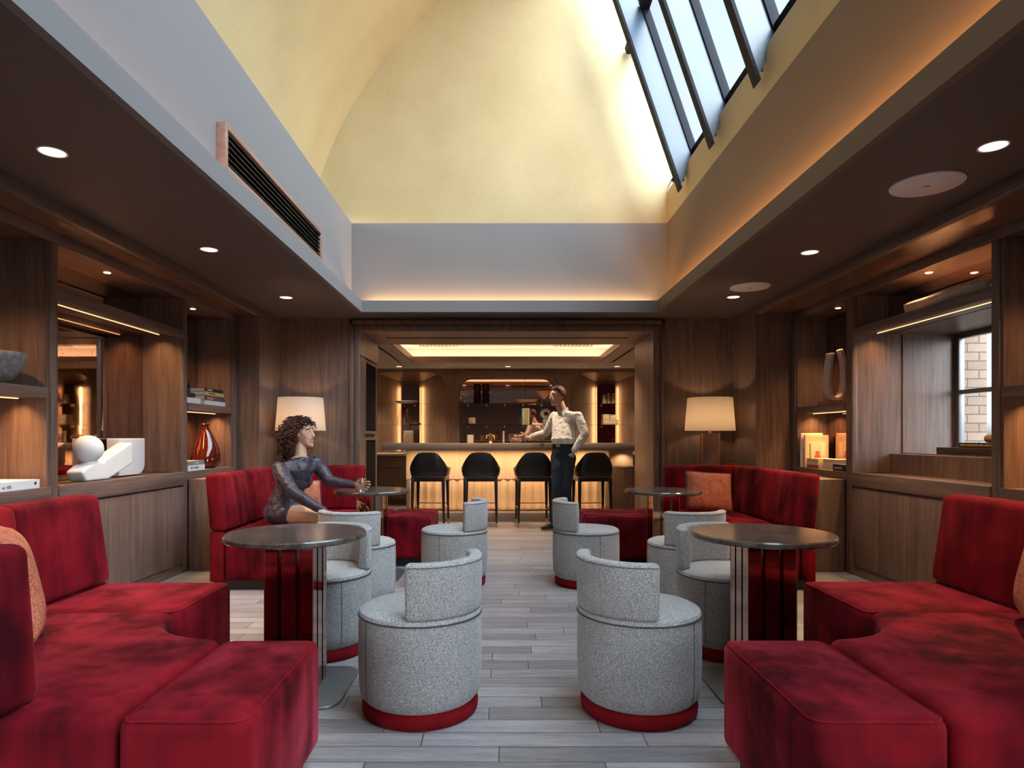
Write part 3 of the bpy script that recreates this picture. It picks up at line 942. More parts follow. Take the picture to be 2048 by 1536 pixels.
# left, far unit: books, shell, vase
zt_ = 1.466
for (h, c, lab) in ((0.042, (0.66, 0.63, 0.64), 'white book at the bottom of the stack beside the dark coil'), (0.048, (0.10, 0.055, 0.07), 'plum book with pink title, second from the bottom of its stack'),
                    (0.034, (0.50, 0.42, 0.10), 'yellow spined book, second from the top of its stack'), (0.032, (0.012, 0.012, 0.013), 'black book on top of the stack beside the dark coil')):
    sh = {0.048: 0.02, 0.034: 0.03, 0.032: 0.05}.get(h, 0.0)
    t = book(lab, (-2.965, 5.92, zt_), (-2.745, 6.36 - sh, zt_ + h - 0.0005), c, '+x', 'books stacked on the far left upper shelf')
    if h == 0.048: text('artistes', 0.042, M['ink_pink'], t, frame_mat((-2.744, 5.97, zt_ + h / 2), (0, 1, 0), (0, 0, 1)), bold=0.0006)
    if h == 0.032: text('LEMMENS', 0.024, M['ink_white'], t, frame_mat((-2.744, 5.97, zt_ + h / 2), (0, 1, 0), (0, 0, 1)))
    if h == 0.034: text('THE GARDENS', 0.02, M['ink_dark'], t, frame_mat((-2.744, 6.0, zt_ + h / 2), (0, 1, 0), (0, 0, 1)))
    zt_ += h
book('thick white book under the dark coil on the far left shelf', (-2.96, 5.60, 1.466), (-2.755, 5.86, 1.515), (0.68, 0.67, 0.67), '+x', None)
mb = MB()
pts = []
for k in range(60):
    a = k / 59 * 2.2 * 2 * PI
    r = 0.075 - 0.045 * k / 59
    pts.append((-2.85 + 0.03 * k / 59, 5.735 + r * math.cos(a), 1.605 + r * math.sin(a)))
mb.tube(pts, 0.028, 12, 0.012)
mb.hull([((-2.80, 5.80, 1.543), 0.026), ((-2.84, 5.68, 1.543), 0.026)])
tag(mb.build('coil_ornament', M['black'], None), 'black coiled ornament sitting on a white book', 'ornament')
t = thing('vase', 'large amber glass vase with a leaning pear shape', 'vase', (-2.86, 6.18, 0.866))
def lean(z):
    k = max(0.0, min(1.0, (z - 0.87) / 0.42)); return (0.0, 0.03 * math.sin(k * PI) * 1.0 - 0.0)
mb = MB()
prof = [(0.001, 0.867), (0.085, 0.867), (0.118, 0.885), (0.134, 0.93), (0.132, 0.99), (0.115, 1.06), (0.088, 1.13), (0.062, 1.19), (0.042, 1.235), (0.032, 1.262), (0.033, 1.275), (0.045, 1.287), (0.043, 1.292), (0.027, 1.278), (0.022, 1.26)]
mb.lathe(prof, (-2.86, 6.17, 0), 48, shear=lean)
mb.build('vase_body', M['amber'], t, smooth=True)
t = book('white book with a dotted title at the foot of the amber vase', (-2.93, 5.585, 0.866), (-2.735, 5.90, 0.915), (0.70, 0.69, 0.69), '+x', None)
text('NOCTURNES', 0.026, M['ink_dark'], t, frame_mat((-2.734, 5.63, 0.891), (0, 1, 0), (0, 0, 1)))
t = book('slate grey book on top of the white one by the amber vase', (-2.925, 5.585, 0.9155), (-2.738, 5.895, 0.952), (0.22, 0.22, 0.225), '+x', None)
text('interiors', 0.02, M['ink_white'], t, frame_mat((-2.737, 5.72, 0.934), (0, 1, 0), (0, 0, 1)))

# right, far unit: carved loop on a block; books
t = thing('loop_sculpture', 'open carved stone loop on a wood block, right wall shelf', 'sculpture', (3.09, 5.93, 1.466))
mb = MB(); mb.box((3.0, 5.80, 1.466), (3.20, 6.08, 1.503)); mb.build('plinth', M['block_wood'], t, bevel=0.003)
path = [(-0.052, 0.435), (-0.075, 0.33), (-0.088, 0.22), (-0.090, 0.12), (-0.068, 0.045), (-0.015, 0.014), (0.045, 0.032), (0.085, 0.10), (0.100, 0.20), (0.098, 0.30), (0.082, 0.39), (0.05, 0.475)]
# smooth the path
def catmull(P, n):
    out = []
    P = [P[0]] + P + [P[-1]]
    for i in range(1, len(P) - 2):
        for k in range(n):
            u = k / n
            out.append(tuple(0.5 * ((2 * P[i][d]) + (-P[i - 1][d] + P[i + 1][d]) * u + (2 * P[i - 1][d] - 5 * P[i][d] + 4 * P[i + 1][d] - P[i + 2][d]) * u * u + (-P[i - 1][d] + 3 * P[i][d] - 3 * P[i + 1][d] + P[i + 2][d]) * u ** 3) for d in range(len(P[0]))))
    out.append(tuple(P[-2]))
    return out
pp = catmull(path, 5)
U = Vector((0.95, 0.30, 0)).normalized(); V = Vector((-U.y, U.x, 0))
c0 = Vector((3.09, 5.93, 1.503))
pts3 = [c0 + U * a + Vector((0, 0, b)) for a, b in pp]
fr = []
for k in range(len(pp)):
    a = Vector(pts3[max(0, k - 1)]); b = Vector(pts3[min(len(pp) - 1, k + 1)])
    tt = (b - a).normalized()
    fr.append((tt.cross(V).normalized(), V))
mb = MB()
mb.sweep(pts3, fr, lambda u: [(-0.017, -0.04 + 0.012 * u), (0.017, -0.04 + 0.012 * u), (0.017, 0.04 - 0.012 * u), (-0.017, 0.04 - 0.012 * u)])
mb.build('loop', M['travertine'], t, bevel=0.006)

def standing_book(label, x0, x1, y0, y1, z0, z1, col):
    t = thing('book', label, 'book', ((x0 + x1) / 2, (y0 + y1) / 2, z0))
    mb = MB(); mb.box((x0, y0, z0), (x1, y0 + 0.003, z1)); mb.box((x0, y1 - 0.003, z0), (x1, y1, z1)); mb.box((x0, y0 + 0.003, z0), (x0 + 0.003, y1 - 0.003, z1)); mb.build('cover', book_mat(col), t)
    mb = MB(); mb.box((x0 + 0.003, y0 + 0.003, z0 + 0.003), (x1 - 0.004, y1 - 0.003, z1 - 0.003)); mb.build('page_block', M['pages'], t)
    return t
t = standing_book('cream picture book standing upright with a red armchair on its cover', 3.005, 3.235, 6.33, 6.362, 0.866, 1.185, (0.66, 0.50, 0.36))
F = lambda x, z: frame_mat((x, 6.3295, z), (1, 0, 0), (0, 0, 1))
text('PLACE OF HOME', 0.024, M['ink_gold'], t, F(3.12, 1.155), align='CENTER')
def cover_patch(name, x0, z0, x1, z1, mat, par, d=0.0007):
    mb = MB(); mb.box((x0, 6.3299 - d, z0), (x1, 6.3299, z1)); return mb.build(name, mat, par)
cover_patch('cover_picture', 3.035, 0.90, 3.215, 1.125, book_mat((0.72, 0.62, 0.48)), t)
for nm, a, mat in (('picture_chair', (3.095, 0.925, 3.155, 0.985), M['ink_red']), ('picture_chair', (3.105, 0.985, 3.145, 1.025), M['ink_red']), ('picture_plant', (3.045, 0.94, 3.058, 1.10), M['ink_green']), ('picture_window', (3.168, 0.98, 3.20, 1.11), book_mat((0.85, 0.8, 0.7)))):
    cover_patch(nm, *a, mat, t, 0.0014)
standing_book('thin white book leaning behind the cream picture book', 2.985, 3.20, 6.375, 6.40, 0.866, 1.205, (0.7, 0.66, 0.62))
zz = 0.866
for h, c, lab in ((0.032, (0.42, 0.12, 0.13), 'rose pink book at the bottom of the short pile on the right shelf'), (0.03, (0.66, 0.56, 0.44), 'cream book in the middle of the short pile on the right shelf'), (0.03, (0.60, 0.50, 0.36), 'buff book on top of the short pile on the right shelf')):
    book(lab, (3.0, 6.06, zz), (3.20, 6.29, zz + h - 0.0005), c, '-x', 'short pile of books on the right shelf'); zz += h
zz = 0.866
for h, c, lab in ((0.040, (0.68, 0.58, 0.44), 'thick cream book under two others beside the black book'), (0.026, (0.70, 0.62, 0.50), 'ivory book in the middle of the pile beside the black book'), (0.028, (0.55, 0.46, 0.33), 'tan book topping the pile beside the black book')):
    book(lab, (3.03, 5.78, zz), (3.23, 6.03, zz + h - 0.0005), c, '-x', 'pile of cream books on the right shelf'); zz += h
t = book('black book with a white title on its spine, right wall shelf', (2.985, 5.535, 0.866), (3.19, 5.765, 0.922), (0.012, 0.012, 0.012), '-x', None)
text('Leonardo', 0.034, M['ink_white'], t, frame_mat((2.9845, 5.74, 0.893), (0, -1, 0), (0, 0, 1)))

# boat shaped tray above the window
t = thing('boat_tray', 'long pale carved boat shaped tray above the window niche', 'tray', (3.12, 4.52, 2.078))
mb = MB()
rings = []
N = 24
for k in range(N + 1):
    u = -1 + 2 * k / N
    wv = max(0.012, (1 - abs(u) ** 3.2) ** 0.6 * 0.095)
    zb = 2.0785 + 0.045 * abs(u) ** 3
    zt2 = 2.165 + 0.012 * u * u
    y = 4.52 + 0.42 * u
    rings.append([(3.12 - wv, y, zt2), (3.12 - wv * 0.8, y, (zb + zt2) / 2 - 0.008), (3.12 - wv * 0.35, y, zb), (3.12 + wv * 0.35, y, zb), (3.12 + wv * 0.8, y, (zb + zt2) / 2 - 0.008), (3.12 + wv, y, zt2),
                  (3.12 + wv * 0.85, y, zt2 - 0.002), (3.12 + wv * 0.3, y, zb + 0.02), (3.12 - wv * 0.3, y, zb + 0.02), (3.12 - wv * 0.85, y, zt2 - 0.002)])
vs = [p for r_ in rings for p in r_]; n = len(rings[0]); fc = []
for k in range(N):
    for i in range(n):
        fc.append((k * n + i, k * n + (i + 1) % n, (k + 1) * n + (i + 1) % n, (k + 1) * n + i))
fc += [tuple(range(n)), tuple(range(N * n, N * n + n))]
mb._add(vs, fc); mb.build('tray_body', M['pale_bowl'], t, smooth=True)

# things on the window sill
mb = MB(); mb.box((3.43, 4.05, 1.0325), (3.76, 5.05, 1.085))
tag(mb.build('shagreen_box', M['speckle'], None, bevel=0.004), 'flat black speckled box on the window sill', 'box')
t = book('black book with gold spine lettering on the speckled box', (3.47, 4.30, 1.086), (3.72, 4.86, 1.123), (0.012, 0.014, 0.018), '-x', None)
text('INNER LANDSCAPES AND GARDENS   Kazuo Ito', 0.0205, M['ink_gold'], t, frame_mat((3.4695, 4.845, 1.105), (0, -1, 0), (0, 0, 1)))
t = thing('log_ornament', 'carved ornament of stacked rolls on the black book at the window', 'ornament', (3.58, 4.56, 1.124))
mb = MB(); mb.lathe([(0.001, 4.40), (0.028, 4.403), (0.03, 4.42), (0.03, 4.66), (0.027, 4.675), (0.001, 4.68)], (3.55, 0, 1.1545), 20, 'y'); mb.build('roll', M['block_wood'], t)
mb = MB(); mb.lathe([(0.001, 4.38), (0.028, 4.383), (0.03, 4.40), (0.03, 4.60), (0.027, 4.615), (0.001, 4.62)], (3.585, 0, 1.206), 20, 'y'); mb.build('roll', M['travertine'], t)
mb = MB(); mb.lathe([(0.001, 4.41), (0.028, 4.413), (0.03, 4.43), (0.03, 4.65), (0.027, 4.665), (0.001, 4.67)], (3.62, 0, 1.1545), 20, 'y'); mb.build('roll', M['plaster'], t)
# ------------------------------------------------------------------ corner banquettes
def banquette(s, fy, dims, label, side):
    """s: -1 left / +1 right about the aisle axis; fy maps v to world y"""
    ax, ue, us, uf, ub, uo, v0, v1, v2, v3 = dims
    P = lambda u, v: (ax + s * u, fy(v))
    zt, zb = 0.45, 0.07
    t = thing('corner_banquette', label, 'banquette', (*P((uf + ub) / 2, (v0 + v3) / 2), 0), 'crimson velvet corner banquettes')
    def poly(pts): return [P(*p) for p in pts]
    g = 0.004
    mb = MB(); mb.prism(poly([(ue, v0), (us - g, v0), (us - g, v1), (ue, v1)]), zb, zt); s_near = mb.build('seat', M['velvet'], t, bevel=0.04, seg=4)
    r = v2 - v1
    arc_ = [(us + g + (r - g) * math.sin(R(a)), v2 - r * math.cos(R(a))) for a in range(0, 91, 10)]
    # concave arc centred on (us, v2)
    cpoly = [(us + g, v0), (ub + 0.02, v0), (ub + 0.02, v2 - g)] + [(us + r, v2 - g)] + list(reversed(arc_))[1:]
    mb = MB(); mb.prism(poly(cpoly), zb, zt + 0.004); mb.build('seat', M['velvet'], t, bevel=0.04, seg=4)
    mb = MB(); mb.prism(poly([(uf, v2 + g), (ub + 0.02, v2 + g), (ub + 0.02, v3), (uf, v3)]), zb, zt); s_far = mb.build('seat', M['velvet'], t, bevel=0.04, seg=4)
    def pipe(u0, w0, u1, w1, par):
        pr = rrect(u0 + 0.011, w0 + 0.011, u1 - 0.011, w1 - 0.011, 0.034, 5)
        pr = [(*P(*p), zt - 0.0105) for p in pr]
        mb = MB(); mb.tube(pr + [pr[0]], 0.0032, 6); mb.build('piping', M['velvet_trim'], par, smooth=True)
    pipe(ue, v0, us - g, v1, s_near); pipe(uf, v2 + g, ub + 0.02, v3, s_far)
    # backs: leaning slabs
    lean = 0.05
    zk = 0.885
    def back(b, tp):
        mb = MB(); mb.prism(poly(b), zt - 0.0, zk, poly(tp)); mb.build('backrest', M['velvet'], t, bevel=0.035, seg=4)
    e = 0.006
    back([(ub, v2 - 0.0 + e), (uo, v2 + e), (uo, v3 + 0.01), (ub, v3 + 0.01)], [(ub + lean, v2 + e), (uo + lean, v2 + e), (uo + lean, v3 - 0.01), (ub + lean, v3 - 0.01)])
    tb = 0.14
    back([(ub, v0 + tb), (uo, v0 + tb), (uo, v2 - e), (ub, v2 - e)], [(ub + lean, v0 + tb - 0.04), (uo + lean, v0 + tb - 0.04), (uo + lean, v2 - e), (ub + lean, v2 - e)])
    un = uf - 0.085
    back([(un, v0 - 0.005), (uo, v0 - 0.005), (uo, v0 + tb - e), (un, v0 + tb - e)], [(un + 0.015, v0 - 0.03), (uo + lean, v0 - 0.03), (uo + lean, v0 + tb - 0.025 - e), (un + 0.015, v0 + tb - 0.025 - e)])
    # outer shell below the wall side back, and recessed plinth
    mb = MB(); mb.prism(poly([(ub + 0.025, v0 + 0.002), (uo, v0 + 0.002), (uo, v3), (ub + 0.025, v3)]), zb, zt - 0.002); mb.build('back_shell', M['velvet'], t, bevel=0.01)
    i = 0.05
    mb = MB(); mb.prism(poly([(ue + i, v0 + i), (uo - 0.01, v0 + i), (uo - 0.01, v3 - i), (uf + i, v3 - i)] + [(us + (r + i) * math.sin(R(a)), v2 - (r + i) * math.cos(R(a))) for a in (90, 75, 60, 45, 30, 15, 0)] + [(ue + i, v1 - i)]), 0.0, zb + 0.01); mb.build('plinth', M['black_wood'], t)
    return t

front = dict(left=(0.075, 0.72, 1.065, 1.415, 2.015, 2.15, 1.625, 2.29, 2.64, 3.19), right=(0.075, 0.71, 1.08, 1.425, 2.07, 2.21, 1.625, 2.29, 2.64, 3.21))
banquette(-1, lambda v: v, front['left'], 'crimson velvet corner banquette on the left, nearest the camera', 'L')
banquette(1, lambda v: v, front['right'], 'crimson velvet corner banquette on the right, nearest the camera', 'R')
C2 = 8.02
back_l = (0.07, 0.70, 1.12, 1.50, 2.15, 2.28, 1.60, 2.30, 2.66, 3.18)
back_r = (0.07, 0.69, 1.26, 1.62, 2.18, 2.31, 1.60, 2.30, 2.66, 3.18)
banquette(-1, lambda v: C2 - v, back_l, 'crimson velvet corner banquette in the back left corner where the woman sits', 'L')
banquette(1, lambda v: C2 - v, back_r, 'crimson velvet corner banquette in the back right corner under the lamp', 'R')

# ------------------------------------------------------------------ cushions
def cushion(label, loc, w, h, th, rot):
    N = 20
    mb = MB()
    top, bot = [], []
    for side, store in ((1, top), (-1, bot)):
        for j in range(N + 1):
            for i in range(N + 1):
                u, v = -1 + 2 * i / N, -1 + 2 * j / N
                pinch = 1 - 0.07 * (1 - abs(u * v)) * (abs(u) ** 4 + abs(v) ** 4) * 0.5
                k = max(0.0, (1 - u ** 4) * (1 - v ** 4)) ** 0.55
                store.append(mb.bm.verts.new((u * w / 2 * pinch, side * th / 2 * k, v * h / 2 * pinch)))
    for st in (top, bot):
        for j in range(N):
            for i in range(N):
                a = j * (N + 1) + i
                mb.bm.faces.new((st[a], st[a + 1], st[a + N + 2], st[a + N + 1]))
    bmesh.ops.remove_doubles(mb.bm, verts=list(mb.bm.verts), dist=1e-4)
    o = mb.build('cushion', M['weave'], None, smooth=True)
    o.location = loc
    o.rotation_euler = rot
    tag(o, label, 'cushion', 'coral woven cushions')
    # piping
    pts = []
    for k in range(80):
        a = k / 80 * 4
        e = int(a); f_ = a - e
        u, v = [(-1 + 2 * f_, -1), (1, -1 + 2 * f_), (1 - 2 * f_, 1), (-1, 1 - 2 * f_)][e]
        pinch = 1 - 0.07 * (1 - abs(u * v)) * (abs(u) ** 4 + abs(v) ** 4) * 0.5
        pts.append((u * w / 2 * pinch, 0, v * h / 2 * pinch))
    pts.append(pts[0])
    mb = MB(); mb.tube(pts, 0.006, 6); p = mb.build('piping', M['seam'], None, smooth=True); p.parent = o
    return o
cushion('coral woven cushion leaning in the corner of the left front banquette', (-1.70, 2.22, 0.66), 0.46, 0.38, 0.16, (R(12), 0, R(-52)))
cushion('orange woven cushion leaning in the corner of the right front banquette', (2.00, 2.33, 0.665), 0.46, 0.40, 0.16, (R(12), 0, R(58)))
cushion('orange woven cushion leaning in the back right banquette', (1.88, 5.80, 0.668), 0.43, 0.36, 0.14, (R(-14), R(4), R(6)))
cushion('coral woven cushion half hidden behind the seated woman', (-1.735, 5.50, 0.630), 0.37, 0.32, 0.13, (R(-16), 0, R(30)))

# ------------------------------------------------------------------ barrel stools
def make_stool():
    t = thing('barrel_stool', '', 'stool', (0, 0, 0), 'grey barrel stools')
    mb = MB(); mb.lathe([(0.001, 0.0), (0.236, 0.0), (0.246, 0.012), (0.249, 0.035), (0.246, 0.056), (0.238, 0.066), (0.001, 0.068)], n=64); mb.build('base_ring', M['velvet_trim'], t, label='deep red velvet base ring')
    mb = MB(); mb.lathe([(0.001, 0.066), (0.238, 0.066), (0.254, 0.085), (0.261, 0.13), (0.264, 0.25), (0.263, 0.36), (0.261, 0.417), (0.001, 0.418)], n=64); mb.build('drum', M['boucle'], t)
    mb = MB(); mb.lathe([(0.001, 0.419), (0.259, 0.419), (0.262, 0.424), (0.257, 0.437), (0.24, 0.446), (0.18, 0.452), (0.001, 0.455)], n=64); mb.build('seat_cushion', M['boucle'], t)
    mb = MB()
    mb.tube([(0.2625 * math.cos(R(a)), 0.2625 * math.sin(R(a)), 0.4185) for a in range(0, 361, 6)], 0.0028, 6)
    for a in (100, 255):
        c, s_ = math.cos(R(a)), math.sin(R(a))
        mb.tube([(r * c, r * s_, z) for r, z in ((0.2535, 0.085), (0.2612, 0.13), (0.2645, 0.25), (0.2633, 0.36), (0.2615, 0.415))], 0.0016, 5)
    mb.build('piping', M['seam'], t)
    ro, ri, half = 0.262, 0.205, 62
    pts, fr = [], []
    n = 24
    for k in range(n + 1):
        a = R(-half + 2 * half * k / n)
        c, s_ = math.cos(a), math.sin(a)
        pts.append((c * (ro + ri) / 2, s_ * (ro + ri) / 2, 0.0)); fr.append((Vector((c, s_, 0)), Vector((0, 0, 1))))
    hw = (ro - ri) / 2
    mb = MB(); mb.sweep(pts, fr, lambda u: [(-hw, 0.447), (hw, 0.440), (hw + 0.006, 0.668), (-hw + 0.006, 0.668)])
    b = mb.build('backrest', M['boucle'], t, bevel=0.016, seg=4)
    mb = MB()
    mb.tube([((ro + 0.0055) * math.cos(R(a)), (ro + 0.0055) * math.sin(R(a)), 0.652) for a in range(-half + 2, half - 1, 4)], 0.0016, 5)
    mb.build('stitching', M['seam'], b)
    return t
stool = make_stool()
first = True
for x, y, ang, lab in (
    (-0.350, 2.77, -35, 'grey barrel stool in the left foreground, its back turned to the aisle'),
    (0.592, 2.77, 215, 'grey barrel stool in the right foreground, its back turned to the aisle'),
    (-0.985, 3.52, 52, 'grey barrel stool mostly hidden behind the left front table pedestal'),
    (1.235, 3.52, 128, 'grey barrel stool mostly hidden behind the right front table pedestal'),
    (-1.005, 4.47, -103, 'grey barrel stool in front of the woman, its back to the camera'),
    (1.285, 4.47, -77, 'grey barrel stool in front of the orange cushion, its back to the camera'),
    (-0.375, 5.10, -7, 'grey barrel stool in the left middle distance beside the velvet pouf end'),
    (0.672, 5.10, 187, 'grey barrel stool in the right middle distance in front of the standing man')):
    if first:
        stool.location = (x, y, 0); stool.rotation_euler = (0, 0, R(ang)); stool['label'] = lab; first = False
    else:
        dup(stool, lab, (x, y, 0), R(ang))

# ------------------------------------------------------------------ pedestal tables
def make_table():
    t = thing('pedestal_table', '', 'table', (0, 0, 0), 'round pedestal tables')
    r = 0.318
    mb = MB(); mb.lathe([(0.001, 0.697), (r - 0.006, 0.697), (r, 0.703), (r, 0.718), (r - 0.005, 0.724), (0.001, 0.725)], n=96); mb.build('tabletop', M['stone'], t)
    mb = MB(); mb.lathe([(0.001, 0.686), (0.19, 0.686), (0.19, 0.697), (0.001, 0.697)], n=64); mb.build('mounting_plate', M['brass'], t)
    def col(h, nw, nd):
        pts = []
        # notched square column, going round
        for k in range(4):
            a = R(90 * k); c, s_ = math.cos(a), math.sin(a)
            e = [(-h, -h), (-h + 0.06, -h), (-h + 0.06, -h + nd), (-h + 0.06 + nw, -h + nd), (-h + 0.06 + nw, -h), (h - 0.06 - nw, -h), (h - 0.06 - nw, -h + nd), (h - 0.06, -h + nd), (h - 0.06, -h)]
            pts += [(x * c - y * s_, x * s_ + y * c) for x, y in e]
        return pts
    mb = MB(); mb.prism(col(0.11, 0.018, 0.035), 0.014, 0.686); mb.build('pedestal', M['bronze_mirror'], t)
    mb = MB()
    for sx in (-1, 1):
        for sy in (-1, 1):
            mb.box((sx * 0.1102, sy * 0.1102, 0.0145), (sx * 0.1060, sy * 0.1060, 0.6855))
    mb.xform(Matrix.Scale(1.003, 4)); 
    mb.build('edge_trim', M['brass'], t)
    mb = MB(); mb.prism(rrect(-0.25, -0.25, 0.25, 0.25, 0.09, 8), 0.0, 0.014); mb.build('base_plate', M['gunmetal'], t, bevel=0.003)
    return t
table = make_table()
table.location = (-0.955, 2.98, 0); table['label'] = 'round stone top pedestal table at the left front banquette'
dup(table, 'round stone top pedestal table at the right front banquette', (1.215, 2.98, 0))
dup(table, 'round stone top pedestal table where the woman rests her glass', (-1.085, 5.38, 0))
dup(table, 'round stone top pedestal table at the back right banquette', (1.352, 5.36, 0))

# ------------------------------------------------------------------ table lamps
def lamp(x, y, label):
    t = thing('table_lamp', label, 'lamp', (x, y, 0.80), 'pair of shaded table lamps')
    mb = MB(); mb.box((x - 0.10, y - 0.05, 0.80), (x + 0.10, y + 0.05, 0.815)); mb.build('foot', M['brass'], t)
    mb = MB(); mb.box((x - 0.085, y - 0.025, 0.816), (x + 0.085, y + 0.025, 1.20)); mb.build('lamp_body', M['bar_wood_z'], t)
    mb = MB()
    for sx in (-1, 1):
        mb.box((x + sx * 0.086, y - 0.03, 0.816), (x + sx * 0.099, y + 0.03, 1.205))
    mb.build('edge_trim', M['brass'], t, bevel=0.002)
    mb = MB(); mb.tube([(x, y, 1.2), (x, y, 1.30)], 0.009, 12); mb.hull([((x, y, 1.215), 0.016)]); mb.build('socket', M['brass'], t)
    mb = MB(); mb.hull([((x, y, 1.36), 0.032), ((x, y, 1.31), 0.016)]); mb.build('bulb', emit('lamp bulb', (1.0, 0.74, 0.44), 6.0) if 'bulb' not in M else M['bulb'], t)
    mb = MB(); mb.lathe([(0.262, 1.232), (0.234, 1.585), (0.231, 1.585), (0.259, 1.232)], (x, y, 0), 64)
    mb.bm.faces.ensure_lookup_table()
    # remove end caps so that the shade stays open
    bmesh.ops.delete(mb.bm, geom=[f for f in mb.bm.faces if len(f.verts) > 4], context='FACES_ONLY')
    mb.build('lamp_shade', M['shade'], t, smooth=True)
    mb = MB()
    for a in (0, 120, 240):
        mb.tube([(x, y, 1.30), (x + 0.25 * math.cos(R(a)), y + 0.25 * math.sin(R(a)), 1.27)], 0.002, 5)
    mb.build('shade_spider', M['brass'], t)
    point('lamp_glow', (x, y, 1.41), LAMP, (1.0, 0.62, 0.32), 0.03)
lamp(-2.155, 6.87, 'brass edged table lamp with cream shade behind the seated woman')
lamp(2.237, 6.87, 'brass edged table lamp with cream shade on the right ledge')
t = thing('candle_glass', 'small dark red glass cube beside the right lamp', 'candle', (2.40, 6.74, 0.80))
mb = MB(); mb.box((2.36, 6.70, 0.80), (2.45, 6.79, 0.89)); mb.build('glass_cube', flat('dark red glass', (0.12, 0.03, 0.02), 0.1), t, bevel=0.006)
# ------------------------------------------------------------------ wine cabinet in the portal
t = thing('wine_cabinet', 'tall wine cabinet with black wire mesh doors in the left portal', 'cabinet', (PX0 - 0.25, 7.82, 0))
mb = MB(); mb.box((PX0 - 0.54, 7.455, 0), (PX0 - 0.03, PY1 - 0.005, 2.088)); mb.build('carcass', M['black'], t)
for z0, z1 in ((0.05, 1.16), (1.20, 2.075)):
    mb = MB()
    mb.box((PX0 - 0.03, 7.46, z0), (PX0 + 0.0, 7.52, z1)); mb.box((PX0 - 0.03, 8.13, z0), (PX0, 8.19, z1))
    mb.box((PX0 - 0.03, 7.52, z0), (PX0, 8.13, z0 + 0.035)); mb.box((PX0 - 0.03, 7.52, z1 - 0.035), (PX0, 8.13, z1))
    d = mb.build('door', M['wood_z'], t, bevel=0.002)
    mb = MB(); mb.box((PX0 - 0.022, 7.52, z0 + 0.035), (PX0 - 0.012, 8.13, z1 - 0.035)); mb.build('mesh_panel', M['wire'], d)

# linear slot diffuser in the portal soffit
t = thing('slot_diffuser', 'long thin black slot diffuser in the soffit of the bar portal', 'vent', (0.07, 7.67, PZ - 0.012))
mb = MB()
for k in (-1, 1):
    mb.box((-1.38, 7.67 + k * 0.02 - 0.012, PZ - 0.0165), (1.52, 7.67 + k * 0.02 + 0.012, PZ - 0.0125))
mb.build('slot', M['black'], t)

# ------------------------------------------------------------------ bar room shell
BX0, BX1, BY1 = -2.6, 2.8, 12.4
mb = MB(); mb.box((BX0 - 0.1, 8.2, 0), (BX0, BY1, 2.8)); struct('wall_bar_left', mb, M['bar_wood_z'])
mb = MB(); mb.box((BX1, 8.2, 0), (BX1 + 0.1, BY1, 2.8)); struct('wall_bar_right', mb, M['bar_wood_z'])
mb = MB(); mb.box((BX0, 12.3, 0), (BX1, BY1, 2.8)); struct('wall_bar_outer', mb, M['bar_wood_z'])
tx0, tx1, ty0, ty1 = -1.47, 1.62, 8.45, 10.45
zc = 2.40
mb = MB()
mb.box((BX0, 8.2, zc), (tx0, 12.3, zc + 0.03)); mb.box((tx1, 8.2, zc), (BX1, 12.3, zc + 0.03)); mb.box((tx0, 8.2, zc), (tx1, ty0, zc + 0.03)); mb.box((tx0, ty1, zc), (tx1, 12.3, zc + 0.03))
g = 0.2
mb.box((BX0, 8.2, 2.64), (BX1, 12.3, 2.70))
mb.box((tx0 - g - 0.03, ty0 - g, zc), (tx0 - g, ty1 + g, 2.64)); mb.box((tx1 + g, ty0 - g, zc), (tx1 + g + 0.03, ty1 + g, 2.64))
mb.box((tx0 - g, ty1 + g, zc), (tx1 + g, ty1 + g + 0.03, 2.64)); mb.box((tx0 - g, ty0 - g - 0.03, zc), (tx1 + g, ty0 - g, 2.64))
struct('ceiling_bar', mb, M['bar_ceiling'])
mb = MB()
mb.box((tx0 - 0.002, ty0, zc - 0.012), (tx0 + 0.03, ty1, zc + 0.075)); mb.box((tx1 - 0.03, ty0, zc - 0.012), (tx1 + 0.002, ty1, zc + 0.075))
mb.box((tx0 + 0.03, ty1 - 0.03, zc - 0.012), (tx1 - 0.03, ty1 + 0.002, zc + 0.075)); mb.box((tx0 + 0.03, ty0 - 0.002, zc - 0.012), (tx1 - 0.03, ty0 + 0.03, zc + 0.075))
struct('trim_6', mb, M['bar_wood_x'])
BW = (1.0, 0.68, 0.40)
for nm, loc, sx, sy in (('bar_cove_left', (tx0 - 0.10, (ty0 + ty1) / 2, zc + 0.05), 0.06, ty1 - ty0 + 0.2), ('bar_cove_right', (tx1 + 0.10, (ty0 + ty1) / 2, zc + 0.05), 0.06, ty1 - ty0 + 0.2),
                        ('bar_cove_back', ((tx0 + tx1) / 2, ty1 + 0.10, zc + 0.05), tx1 - tx0, 0.06), ('bar_cove_front', ((tx0 + tx1) / 2, ty0 - 0.10, zc + 0.05), tx1 - tx0, 0.06)):
    area(nm, loc, sx, sy, BCOVE * max(sx, sy), BW, (PI, 0, 0))
for x, l in ((-1.03, 'slatted air vent in the left half of the lit bar ceiling'), (1.16, 'slatted air vent in the right half of the lit bar ceiling')):
    t = thing('ceiling_vent', l, 'vent', (x, 10.2, 2.64), 'bar ceiling vents')
    mb = MB(); mb.box((x - 0.32, 9.98, 2.632), (x + 0.32, 10.42, 2.639)); mb.build('backing', M['kick'], t)
    mb = MB()
    for k in range(11):
        xx = x - 0.30 + k * 0.06
        mb.box((xx - 0.018, 9.98, 2.618), (xx + 0.018, 10.42, 2.632))
    mb.build('slats', M['white_paint'], t)
for x, l in ((-1.80, 'small bar downlight above the left glass shelves'), (0.11, 'small bar downlight above the mirror arch'), (2.03, 'small bar downlight above the right glass shelves')):
    downlight(x, 11.25, zc, l, 0.05, 'bar downlights', BDOWN, 100)

